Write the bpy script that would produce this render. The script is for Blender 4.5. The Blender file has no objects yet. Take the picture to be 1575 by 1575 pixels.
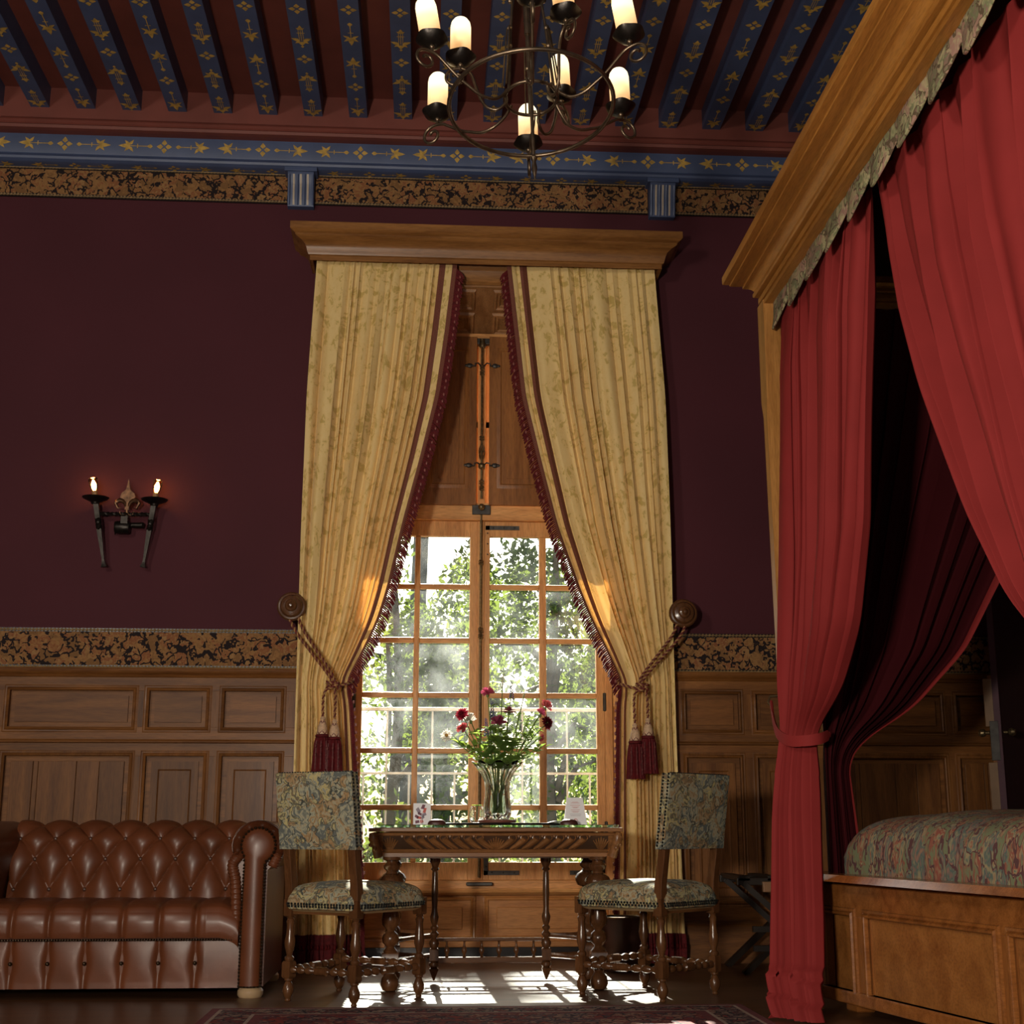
import bpy, math, random
from math import sin, cos, pi, sqrt, radians, atan2, floor
from mathutils import Vector, Matrix, noise
S = bpy.context.scene
COL = S.collection
rnd = random.Random(7)
# ------------------------------------------------------------------ camera
cd = bpy.data.cameras.new('camera'); cam = bpy.data.objects.new('camera', cd); COL.objects.link(cam)
cam.location = (0, 0, .78); cam.rotation_euler = (radians(90+12.95), 0, radians(-3.8))
cd.sensor_width = 36; cd.lens = 2100/1575*36; cd.shift_x = -9.5/1575; cd.clip_start = .05; cd.clip_end = 300
S.camera = cam
S.view_settings.view_transform = 'Standard'; S.view_settings.look = 'None'; S.view_settings.gamma = 1
S.view_settings.use_curve_mapping = False; S.view_settings.exposure = 0.0
# ------------------------------------------------------------------ sky, sun, big lights
W = bpy.data.worlds.new('sky'); S.world = W; W.use_nodes = True
nt = W.node_tree; nt.nodes.clear()
wo = nt.nodes.new('ShaderNodeOutputWorld'); bg = nt.nodes.new('ShaderNodeBackground'); sk = nt.nodes.new('ShaderNodeTexSky')
sk.sky_type = 'NISHITA'; sk.sun_disc = False; sk.sun_elevation = radians(33.5); sk.sun_rotation = radians(-1.6); sk.dust_density = 2.5
nt.links.new(sk.outputs[0], bg.inputs[0]); bg.inputs[1].default_value = .32; nt.links.new(bg.outputs[0], wo.inputs[0])
def lamp(name, kind, loc, rot, energy, color=(1, 1, 1), size=1, size_y=None):
    l = bpy.data.lights.new(name, kind); l.energy = energy; l.color = color
    if kind == 'AREA':
        l.size = size
        if size_y: l.shape = 'RECTANGLE'; l.size_y = size_y
    elif kind == 'SUN': l.angle = size
    else: l.shadow_soft_size = size
    o = bpy.data.objects.new(name, l); COL.objects.link(o); o.location = loc; o.rotation_euler = rot; return o
def aim(loc, tgt):
    return (Vector(tgt)-Vector(loc)).to_track_quat('-Z', 'Y').to_euler()
el, az = radians(33.5), radians(1.6)
sd = Vector((-sin(az)*cos(el), cos(az)*cos(el), sin(el)))
lamp('sun', 'SUN', (0, 20, 20), (-sd).to_track_quat('-Z', 'Y').to_euler(), 27, (1, .93, .80), radians(.6))
L1 = (-4.1, -.3, 3.7)          # unseen area key light from the left, behind the photographer; no window stands there
lamp('side_key_light', 'AREA', L1, aim(L1, (.6, 8, 2.6)), 150, (1, .90, .76), .9)
L2 = (-1.5, -.7, 1.25)  # unseen low key light, placed like a flash to match the shadow directions
lamp('low_key_light', 'AREA', L2, aim(L2, (.6, 8, 3.9)), 235, (1, .90, .76), .35)
L3 = (1.0, -2.2, 2.6)  # added weak fill behind the camera to lift the shadows
lamp('rear_fill_light', 'AREA', L3, aim(L3, (0, 6, 2.5)), 34, (1, .93, .84), 3.0, 2.2)
# ------------------------------------------------------------------ materials
def newmat(name):
    m = bpy.data.materials.new(name); m.use_nodes = True; t = m.node_tree; t.nodes.clear()
    o = t.nodes.new('ShaderNodeOutputMaterial'); p = t.nodes.new('ShaderNodeBsdfPrincipled'); t.links.new(p.outputs[0], o.inputs[0])
    return m, t, p, o
def N(t, kind, **kw):
    n = t.nodes.new(kind)
    for k, v in kw.items():
        if hasattr(n, k): setattr(n, k, v)
        else: n.inputs[k.replace('_', ' ')].default_value = v
    return n
def L(t, a, b, i=0, j=0): t.links.new(a.outputs[i], b.inputs[j])
def coords(t, scale=(1, 1, 1), kind='Object', rot=(0, 0, 0)):
    tc = N(t, 'ShaderNodeTexCoord'); mp = N(t, 'ShaderNodeMapping'); mp.inputs['Scale'].default_value = scale; mp.inputs['Rotation'].default_value = rot
    t.links.new(tc.outputs[kind], mp.inputs[0]); return mp
def ramp(t, stops, interp='LINEAR'):
    r = N(t, 'ShaderNodeValToRGB'); cr = r.color_ramp; cr.interpolation = interp
    cr.elements[0].position = stops[0][0]; cr.elements[0].color = (*stops[0][1], 1)
    cr.elements[1].position = stops[-1][0]; cr.elements[1].color = (*stops[-1][1], 1)
    for p, c in stops[1:-1]:
        e = cr.elements.new(p); e.color = (*c, 1)
    return r
def bump(t, p, src, i, strength, dist=.002):
    b = N(t, 'ShaderNodeBump'); b.inputs['Strength'].default_value = strength; b.inputs['Distance'].default_value = dist
    t.links.new(src.outputs[i], b.inputs['Height']); t.links.new(b.outputs[0], p.inputs['Normal'])
def plain(name, col, rough=.5, metal=0, noise_amt=.15, nscale=12, coat=0, bumps=0, spec=.5, sheen=0):
    m, t, p, o = newmat(name)
    mp = coords(t); n = N(t, 'ShaderNodeTexNoise'); n.inputs['Scale'].default_value = nscale; n.inputs['Detail'].default_value = 5; L(t, mp, n)
    c = Vector(col); r = ramp(t, [(.3, tuple(c*(1-noise_amt))), (.7, tuple(c*(1+noise_amt)))]); L(t, n, r); L(t, r, p)
    p.inputs['Roughness'].default_value = rough; p.inputs['Metallic'].default_value = metal; p.inputs['Specular IOR Level'].default_value = spec
    if coat: p.inputs['Coat Weight'].default_value = coat; p.inputs['Coat Roughness'].default_value = .2
    if sheen: p.inputs['Sheen Weight'].default_value = sheen; p.inputs['Sheen Roughness'].default_value = .4
    if bumps: bump(t, p, n, 0, bumps)
    return m
def wood(name, dark, light, grain='X', rough=.50, coat=.03, fine=1., vary=.18, bumps=.25):
    m, t, p, o = newmat(name)
    sc = {'X': (1.2, 14, 14), 'Y': (14, 1.2, 14), 'Z': (14, 14, 1.2)}[grain]
    mp = coords(t, tuple(s*fine for s in sc)); n = N(t, 'ShaderNodeTexNoise'); n.inputs['Scale'].default_value = 1.3; n.inputs['Detail'].default_value = 8; n.inputs['Roughness'].default_value = .62; n.inputs['Distortion'].default_value = .5
    L(t, mp, n); r = ramp(t, [(.28, dark), (.5, tuple((a+b)/2 for a, b in zip(dark, light))), (.72, light)]); L(t, n, r)
    mp2 = coords(t, tuple(s*9*fine for s in sc)); n2 = N(t, 'ShaderNodeTexNoise'); n2.inputs['Scale'].default_value = 1.6; n2.inputs['Detail'].default_value = 3; L(t, mp2, n2)
    r2 = ramp(t, [(.35, (.72, .70, .68)), (.55, (1, 1, 1))]); L(t, n2, r2)
    mx = N(t, 'ShaderNodeMixRGB', blend_type='MULTIPLY'); mx.inputs[0].default_value = .8; t.links.new(r.outputs[0], mx.inputs[1]); t.links.new(r2.outputs[0], mx.inputs[2])
    oi = N(t, 'ShaderNodeObjectInfo'); hs = N(t, 'ShaderNodeHueSaturation'); mr = N(t, 'ShaderNodeMapRange'); t.links.new(oi.outputs['Random'], mr.inputs[0])
    mr.inputs[3].default_value = 1-vary; mr.inputs[4].default_value = 1+vary; t.links.new(mr.outputs[0], hs.inputs['Value']); t.links.new(mx.outputs[0], hs.inputs['Color'])
    t.links.new(hs.outputs[0], p.inputs[0]); p.inputs['Roughness'].default_value = rough; p.inputs['Coat Weight'].default_value = coat; p.inputs['Coat Roughness'].default_value = .2; p.inputs['Specular IOR Level'].default_value = .28
    bump(t, p, n2, 0, bumps, .001); return m
OAK_D, OAK_L = (.092, .031, .0072), (.235, .092, .022)
oakX = wood('oak_panelling_rail', OAK_D, OAK_L, 'X'); oakZ = wood('oak_panelling_stile', OAK_D, OAK_L, 'Z'); oakY = wood('oak_beam', OAK_D, OAK_L, 'Y')
pelW = wood('pelmet_oak', (.16, .062, .016), (.37, .165, .048), 'X', .36)
honX = wood('honey_window_rail', (.52, .225, .070), (.84, .45, .17), 'X', .42, .15, vary=.05); honZ = wood('honey_window_stile', (.52, .225, .070), (.84, .45, .17), 'Z', .42, .15, vary=.05)
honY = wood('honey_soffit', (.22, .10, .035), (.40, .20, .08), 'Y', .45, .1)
shutZ = wood('shutter_wood', (.19, .070, .016), (.37, .15, .042), 'Z', .45, .1, vary=.06)
apronX = wood('apron_wood', (.40, .155, .040), (.66, .30, .09), 'X', .4, .1)
canY = wood('canopy_oak', (.30, .115, .020), (.52, .225, .045), 'Y', .4, .2, vary=.02); canZ = wood('bedpost_oak', (.30, .125, .028), (.52, .25, .07), 'Z', .4, .2)
bedX = wood('bed_rail_oak', (.19, .058, .012), (.38, .14, .034), 'X', .22, .6); bedZ = wood('bed_stile_oak', (.19, .058, .012), (.38, .14, .034), 'Z', .3, .4); bedP = wood('bed_panel_oak', (.21, .072, .016), (.36, .142, .036), 'X', .34, .3, .5)
walnut = wood('turned_walnut', (.055, .021, .008), (.135, .056, .021), 'Z', .24, .5, 1.5); walnutX = wood('walnut_rail', (.07, .028, .010), (.18, .078, .028), 'X', .26, .45, 1.5)
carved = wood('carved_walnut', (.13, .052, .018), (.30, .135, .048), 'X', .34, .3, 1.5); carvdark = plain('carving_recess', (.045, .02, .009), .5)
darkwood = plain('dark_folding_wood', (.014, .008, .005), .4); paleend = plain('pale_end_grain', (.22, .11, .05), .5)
floorM = wood('dark_waxed_floor', (.045, .020, .010), (.120, .054, .024), 'X', .36, .12, .6, bumps=.12)
iron = plain('blackened_iron', (.022, .018, .015), .36, .75, .35, 40, bumps=.5); ironb = plain('bronzed_iron', (.14, .10, .065), .36, .9, .3, 30, bumps=.3)
brassold = plain('aged_brass', (.20, .145, .075), .38, .85, .4, 60, bumps=.5); rusty = plain('rust_patinated_iron', (.10, .050, .025), .38, .8, .6, 45, bumps=.5)
steel = plain('window_hardware_steel', (.06, .055, .05), .45, .6, .3, 30)
blue = plain('blue_painted_wood', (.055, .078, .160), .48, 0, .12, 6, bumps=.1); gold = plain('gilt_stencil_paint', (.46, .29, .065), .5, 0, .35, 30)
redceil = plain('oxblood_painted_ceiling', (.165, .040, .028), .6, 0, .14, 4, bumps=.15)
cream_strip = plain('cream_paint_line', (.42, .34, .26), .5)
burg = plain('burgundy_fringe_yarn', (.095, .007, .009), .75, 0, .3, 50, spec=.2); gimp = plain('brown_red_braid', (.17, .050, .028), .8, 0, .35, 260)
tassel_c = plain('cream_silk_net', (.55, .36, .22), .5, 0, .2, 80)
redv = plain('red_bed_curtain_cloth', (.25, .026, .025), .75, 0, .06, 5, spec=.12)
leather = plain('brown_buttoned_leather', (.115, .034, .013), .36, 0, .18, 7, coat=.05, bumps=.12, spec=.34); leatherd = plain('leather_button', (.06, .022, .012), .35)
nailM = plain('antique_brass_nailhead', (.045, .028, .015), .35, .8, .2); bun = plain('pale_bun_foot_wood', (.40, .27, .15), .4)
purple = plain('purple_door_fabric_edge', (.055, .014, .026), .6); purpled = plain('dark_purple_door_face', (.035, .006, .010), .7)
whitepaint = plain('white_card', (.80, .78, .80), .6, 0, .02); inkred = plain('red_ink', (.55, .10, .08), .6); inkgrey = plain('grey_ink', (.25, .2, .25), .6); inkplum = plain('plum_ink', (.16, .05, .08), .6)
blackm = plain('black_lacquer', (.012, .008, .007), .3); maroon = plain('maroon_leather', (.06, .018, .014), .4); coaster = plain('red_brown_coaster', (.17, .06, .04), .4)
stoneM = plain('pale_stone', (.30, .28, .24), .8); grass = plain('lawn_grass', (.03, .055, .014), .9, 0, .3, 2)
bark = plain('tree_bark', (.08, .065, .05), .9, 0, .3, 8)
# wall fabric
m, t, p, o = newmat('burgundy_wall_fabric'); wallM = m
mp = coords(t); n = N(t, 'ShaderNodeTexNoise'); n.inputs['Scale'].default_value = 1.1; n.inputs['Detail'].default_value = 4; L(t, mp, n)
r = ramp(t, [(.3, (.058, .0105, .0165)), (.7, (.070, .0128, .020))]); L(t, n, r); L(t, r, p); p.inputs['Roughness'].default_value = .75; p.inputs['Sheen Weight'].default_value = .12; p.inputs['Specular IOR Level'].default_value = .25
n2 = N(t, 'ShaderNodeTexNoise'); n2.inputs['Scale'].default_value = 400; L(t, mp, n2); bump(t, p, n2, 0, .25, .001)
def flowers(name, bgc, stops, scale, line=.05, rough=.85, warp=.18, kind='Object', detail=None, cscale=(1, 1, 1)):
    m, t, p, o = newmat(name); mp = coords(t, cscale, kind)
    nz = N(t, 'ShaderNodeTexNoise'); nz.inputs['Scale'].default_value = scale*.9; nz.inputs['Detail'].default_value = 2; L(t, mp, nz)
    sub = N(t, 'ShaderNodeVectorMath', operation='SUBTRACT'); sub.inputs[1].default_value = (.5, .5, .5); t.links.new(nz.outputs['Color'], sub.inputs[0])
    scl = N(t, 'ShaderNodeVectorMath', operation='SCALE'); scl.inputs['Scale'].default_value = warp*6/scale; t.links.new(sub.outputs[0], scl.inputs[0])
    add = N(t, 'ShaderNodeVectorMath', operation='ADD'); t.links.new(mp.outputs[0], add.inputs[0]); t.links.new(scl.outputs[0], add.inputs[1])
    v = N(t, 'ShaderNodeTexVoronoi', feature='F1'); v.inputs['Scale'].default_value = scale; t.links.new(add.outputs[0], v.inputs['Vector'])
    e = N(t, 'ShaderNodeTexVoronoi', feature='DISTANCE_TO_EDGE'); e.inputs['Scale'].default_value = scale; t.links.new(add.outputs[0], e.inputs['Vector'])
    sp = N(t, 'ShaderNodeSeparateColor'); t.links.new(v.outputs['Color'], sp.inputs[0])
    # rings inside each bloom mix a second colour
    ma = N(t, 'ShaderNodeMath', operation='MULTIPLY_ADD'); ma.inputs[1].default_value = .62; t.links.new(sp.outputs[0], ma.inputs[0])
    v2 = N(t, 'ShaderNodeTexVoronoi', feature='SMOOTH_F1'); v2.inputs['Scale'].default_value = scale*3.1; t.links.new(add.outputs[0], v2.inputs['Vector'])
    mm = N(t, 'ShaderNodeMath', operation='MULTIPLY'); mm.inputs[1].default_value = .62; t.links.new(v2.outputs['Distance'], mm.inputs[0]); t.links.new(mm.outputs[0], ma.inputs[2])
    r = ramp(t, stops); t.links.new(ma.outputs[0], r.inputs[0])
    lt = N(t, 'ShaderNodeMath', operation='GREATER_THAN'); lt.inputs[1].default_value = line; t.links.new(e.outputs['Distance'], lt.inputs[0])
    nm = N(t, 'ShaderNodeTexNoise'); nm.inputs['Scale'].default_value = scale*1.5; L(t, mp, nm)
    g2 = N(t, 'ShaderNodeMath', operation='GREATER_THAN'); g2.inputs[1].default_value = .56 if detail is None else detail; t.links.new(nm.outputs[0], g2.inputs[0])
    mxx = N(t, 'ShaderNodeMath', operation='MAXIMUM'); t.links.new(lt.outputs[0], mxx.inputs[0]); t.links.new(g2.outputs[0], mxx.inputs[1])
    mx = N(t, 'ShaderNodeMixRGB'); mx.inputs[1].default_value = (*bgc, 1); t.links.new(mxx.outputs[0], mx.inputs[0]); t.links.new(r.outputs[0], mx.inputs[2]); t.links.new(mx.outputs[0], p.inputs[0])
    p.inputs['Roughness'].default_value = rough; p.inputs['Specular IOR Level'].default_value = .2
    wv = N(t, 'ShaderNodeTexNoise'); wv.inputs['Scale'].default_value = 500; L(t, mp, wv); bump(t, p, wv, 0, .3, .001); return m
bordM = flowers('tapestry_border_blooms', (.016, .010, .010), [(.0, (.22, .105, .038)), (.25, (.29, .165, .068)), (.42, (.20, .070, .030)), (.6, (.28, .145, .055)), (.8, (.18, .09, .035))], 17, .10, warp=.35, detail=.53)
chairM = flowers('verdure_tapestry', (.060, .062, .052), [(.0, (.40, .35, .20)), (.16, (.19, .21, .20)), (.30, (.46, .38, .17)), (.42, (.09, .095, .075)), (.55, (.30, .18, .08)), (.72, (.34, .33, .23)), (.9, (.11, .12, .11))], 13, .03, warp=.6)
bedM = flowers('paisley_bedspread_tapestry', (.12, .055, .055), [(.0, (.30, .25, .12)), (.2, (.32, .17, .13)), (.36, (.10, .15, .13)), (.5, (.36, .29, .16)), (.64, (.30, .08, .06)), (.8, (.20, .22, .12))], 16, .05, warp=.5, cscale=(1, 1, .45))
valM = flowers('scalloped_valance_tapestry', (.12, .085, .05), [(.0, (.36, .30, .16)), (.25, (.26, .15, .12)), (.45, (.18, .20, .10)), (.65, (.42, .36, .20)), (.85, (.34, .20, .15))], 14, .06, warp=.5, cscale=(1, 1, .8))
rugM = flowers('persian_rug_field', (.030, .012, .018), [(.0, (.18, .020, .020)), (.3, (.12, .014, .018)), (.45, (.30, .17, .12)), (.6, (.035, .03, .05)), (.85, (.20, .03, .025))], 17, .06, warp=.1)
rugB = flowers('persian_rug_border', (.018, .014, .022), [(.0, (.14, .018, .018)), (.4, (.28, .20, .15)), (.6, (.05, .03, .04)), (.85, (.18, .03, .028))], 24, .09, warp=.1)
# damask curtain cloth (uv: cloth metres)
def damask(name):
    m, t, p, o = newmat(name); mp = coords(t, (1, 1, 1), 'UV')
    nz = N(t, 'ShaderNodeTexNoise'); nz.inputs['Scale'].default_value = 7; nz.inputs['Detail'].default_value = 3; L(t, mp, nz)
    sub = N(t, 'ShaderNodeVectorMath', operation='SUBTRACT'); sub.inputs[1].default_value = (.5, .5, .5); t.links.new(nz.outputs['Color'], sub.inputs[0])
    scl = N(t, 'ShaderNodeVectorMath', operation='SCALE'); scl.inputs['Scale'].default_value = .42; t.links.new(sub.outputs[0], scl.inputs[0])
    add = N(t, 'ShaderNodeVectorMath', operation='ADD'); t.links.new(mp.outputs[0], add.inputs[0]); t.links.new(scl.outputs[0], add.inputs[1])
    v = N(t, 'ShaderNodeTexVoronoi', feature='F1'); v.inputs['Scale'].default_value = 9; t.links.new(add.outputs[0], v.inputs['Vector'])
    v2 = N(t, 'ShaderNodeTexVoronoi', feature='F1'); v2.inputs['Scale'].default_value = 30; t.links.new(add.outputs[0], v2.inputs['Vector'])
    a = N(t, 'ShaderNodeMath', operation='MULTIPLY'); a.inputs[1].default_value = .55; t.links.new(v2.outputs['Distance'], a.inputs[0])
    b = N(t, 'ShaderNodeMath', operation='ADD'); t.links.new(v.outputs['Distance'], b.inputs[0]); t.links.new(a.outputs[0], b.inputs[1])
    r = ramp(t, [(.44, (.64, .45, .135)), (.56, (.70, .50, .17)), (.64, (.88, .63, .255)), (1, (.91, .67, .29))]); t.links.new(b.outputs[0], r.inputs[0])
    # low-contrast woven pattern over the whole cloth, with an even satin sheen
    t.links.new(r.outputs[0], p.inputs[0]); p.inputs['Roughness'].default_value = .55; p.inputs['Sheen Weight'].default_value = .2; p.inputs['Specular IOR Level'].default_value = .3
    tr = N(t, 'ShaderNodeBsdfTranslucent'); tr.inputs[0].default_value = (.75, .38, .10, 1); mx = N(t, 'ShaderNodeMixShader'); mx.inputs[0].default_value = .16
    t.links.new(p.outputs[0], mx.inputs[1]); t.links.new(tr.outputs[0], mx.inputs[2]); t.links.new(mx.outputs[0], o.inputs[0]); return m
damM = damask('gold_damask_cloth')
lining = plain('curtain_lining', (.42, .30, .14), .8)
# thin window glass
m, t, p, o = newmat('old_window_glass'); glassM = m; t.nodes.remove(p)
tr = N(t, 'ShaderNodeBsdfTransparent'); tr.inputs[0].default_value = (.93, .96, .95, 1); gl = N(t, 'ShaderNodeBsdfGlossy'); gl.inputs['Roughness'].default_value = .03
fr = N(t, 'ShaderNodeFresnel'); fr.inputs[0].default_value = 1.5; mx = N(t, 'ShaderNodeMixShader'); L(t, fr, mx, 0, 0); t.links.new(tr.outputs[0], mx.inputs[1]); t.links.new(gl.outputs[0], mx.inputs[2])
mp = coords(t, (5, 5, 5)); n = N(t, 'ShaderNodeTexNoise'); n.inputs['Scale'].default_value = 1.2; n.inputs['Detail'].default_value = 6; L(t, mp, n)
bp = N(t, 'ShaderNodeBump'); bp.inputs['Strength'].default_value = .25; bp.inputs['Distance'].default_value = .01; t.links.new(n.outputs[0], bp.inputs['Height']); t.links.new(bp.outputs[0], gl.inputs['Normal'])
oi = N(t, 'ShaderNodeObjectInfo'); mr = N(t, 'ShaderNodeMapRange'); t.links.new(n.outputs[0], mr.inputs[0]); mr.inputs[1].default_value = .35; mr.inputs[2].default_value = .8; mr.inputs[3].default_value = .0; mr.inputs[4].default_value = .07
tl = N(t, 'ShaderNodeBsdfTranslucent'); tl.inputs[0].default_value = (.9, .95, .95, 1); mx2 = N(t, 'ShaderNodeMixShader')
mul = N(t, 'ShaderNodeMath', operation='MULTIPLY'); t.links.new(mr.outputs[0], mul.inputs[0]); t.links.new(oi.outputs['Random'], mul.inputs[1]); t.links.new(mul.outputs[0], mx2.inputs[0])
t.links.new(mx.outputs[0], mx2.inputs[1]); t.links.new(tl.outputs[0], mx2.inputs[2]); t.links.new(mx2.outputs[0], o.inputs[0])
def clear(name, col, ior=1.5, rough=.0):
    m, t, p, o = newmat(name); mp = coords(t); n = N(t, 'ShaderNodeTexNoise'); n.inputs['Scale'].default_value = 30; L(t, mp, n)
    c = Vector(col); r = ramp(t, [(.3, tuple(c*.97)), (.7, col)]); L(t, n, r); L(t, r, p)
    p.inputs['Roughness'].default_value = rough; p.inputs['IOR'].default_value = ior; p.inputs['Transmission Weight'].default_value = 1; return m
crystal = clear('cut_crystal', (1, 1, 1), 1.52); waterM = clear('vase_water', (.9, 1, .92), 1.33); greenglass = clear('green_edged_glass', (.62, .93, .82), 1.5, .02)
def emis(name, stops, strength, axis=2, z0=0, z1=1):
    m, t, p, o = newmat(name); tc = N(t, 'ShaderNodeTexCoord'); sx = N(t, 'ShaderNodeSeparateXYZ'); t.links.new(tc.outputs['Generated'], sx.inputs[0])
    r = ramp(t, stops); t.links.new(sx.outputs[axis], r.inputs[0]); p.inputs[0].default_value = (.7, .55, .35, 1); p.inputs['Roughness'].default_value = .6
    t.links.new(r.outputs[0], p.inputs['Emission Color']); p.inputs['Emission Strength'].default_value = strength; return m
candleM = emis('glowing_candle_sleeve', [(0, (.30, .13, .04)), (.25, (.42, .22, .08)), (.5, (.75, .48, .22)), (.66, (1.0, .80, .45)), (1, (1, .88, .6))], 1.7)
filM = emis('hot_filament', [(0, (1, .55, .2)), (1, (1, .75, .4))], 30)
m, t, p, o = newmat('amber_bulb_glass'); bulbM = m; t.nodes.remove(p)
tr = N(t, 'ShaderNodeBsdfTransparent'); tr.inputs[0].default_value = (1, .72, .40, 1); gl = N(t, 'ShaderNodeBsdfGlossy'); gl.inputs['Roughness'].default_value = .05; lw = N(t, 'ShaderNodeLayerWeight'); lw.inputs[0].default_value = .25
mx = N(t, 'ShaderNodeMixShader'); t.links.new(lw.outputs['Fresnel'], mx.inputs[0]); t.links.new(tr.outputs[0], mx.inputs[1]); t.links.new(gl.outputs[0], mx.inputs[2]); t.links.new(mx.outputs[0], o.inputs[0])
def leafmat(name, c1, c2, tc=(.4, .6, .08), tf=.4):
    m, t, p, o = newmat(name); mp = coords(t); n = N(t, 'ShaderNodeTexNoise'); n.inputs['Scale'].default_value = 2.5; n.inputs['Detail'].default_value = 4; L(t, mp, n)
    r = ramp(t, [(.35, c1), (.65, c2)]); L(t, n, r); L(t, r, p); p.inputs['Roughness'].default_value = .5
    tr = N(t, 'ShaderNodeBsdfTranslucent'); tr.inputs[0].default_value = (*tc, 1); mx = N(t, 'ShaderNodeMixShader'); mx.inputs[0].default_value = tf
    t.links.new(p.outputs[0], mx.inputs[1]); t.links.new(tr.outputs[0], mx.inputs[2]); t.links.new(mx.outputs[0], o.inputs[0]); return m
leafA = leafmat('tree_leaves', (.020, .040, .010), (.07, .11, .024), (.15, .20, .03), .5); leafB = leafmat('bright_hedge_leaves', (.028, .05, .010), (.10, .14, .026), (.20, .25, .03), .5)
leafC = leafmat('bouquet_leaves', (.06, .12, .025), (.16, .27, .06), (.42, .60, .10), .4); stemM = plain('green_stem', (.13, .20, .05), .5)
def petal(name, c, tf=.3): return leafmat(name, tuple(x*.8 for x in c), c, c, tf)
p_crim = petal('crimson_petals', (.30, .012, .030)); p_pink = petal('pink_petals', (.75, .14, .26)); p_rose = petal('dusky_rose_petals', (.42, .07, .14)); p_dark = petal('dark_maroon_petals', (.09, .006, .012)); p_white = petal('white_petals', (.8, .75, .68)); p_viol = petal('violet_petals', (.12, .09, .30)); p_plume = petal('cream_grass_plume', (.75, .66, .45)); p_gold = plain('flower_centre', (.45, .25, .05), .7); p_coral = petal('coral_petals', (.60, .12, .13))
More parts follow.
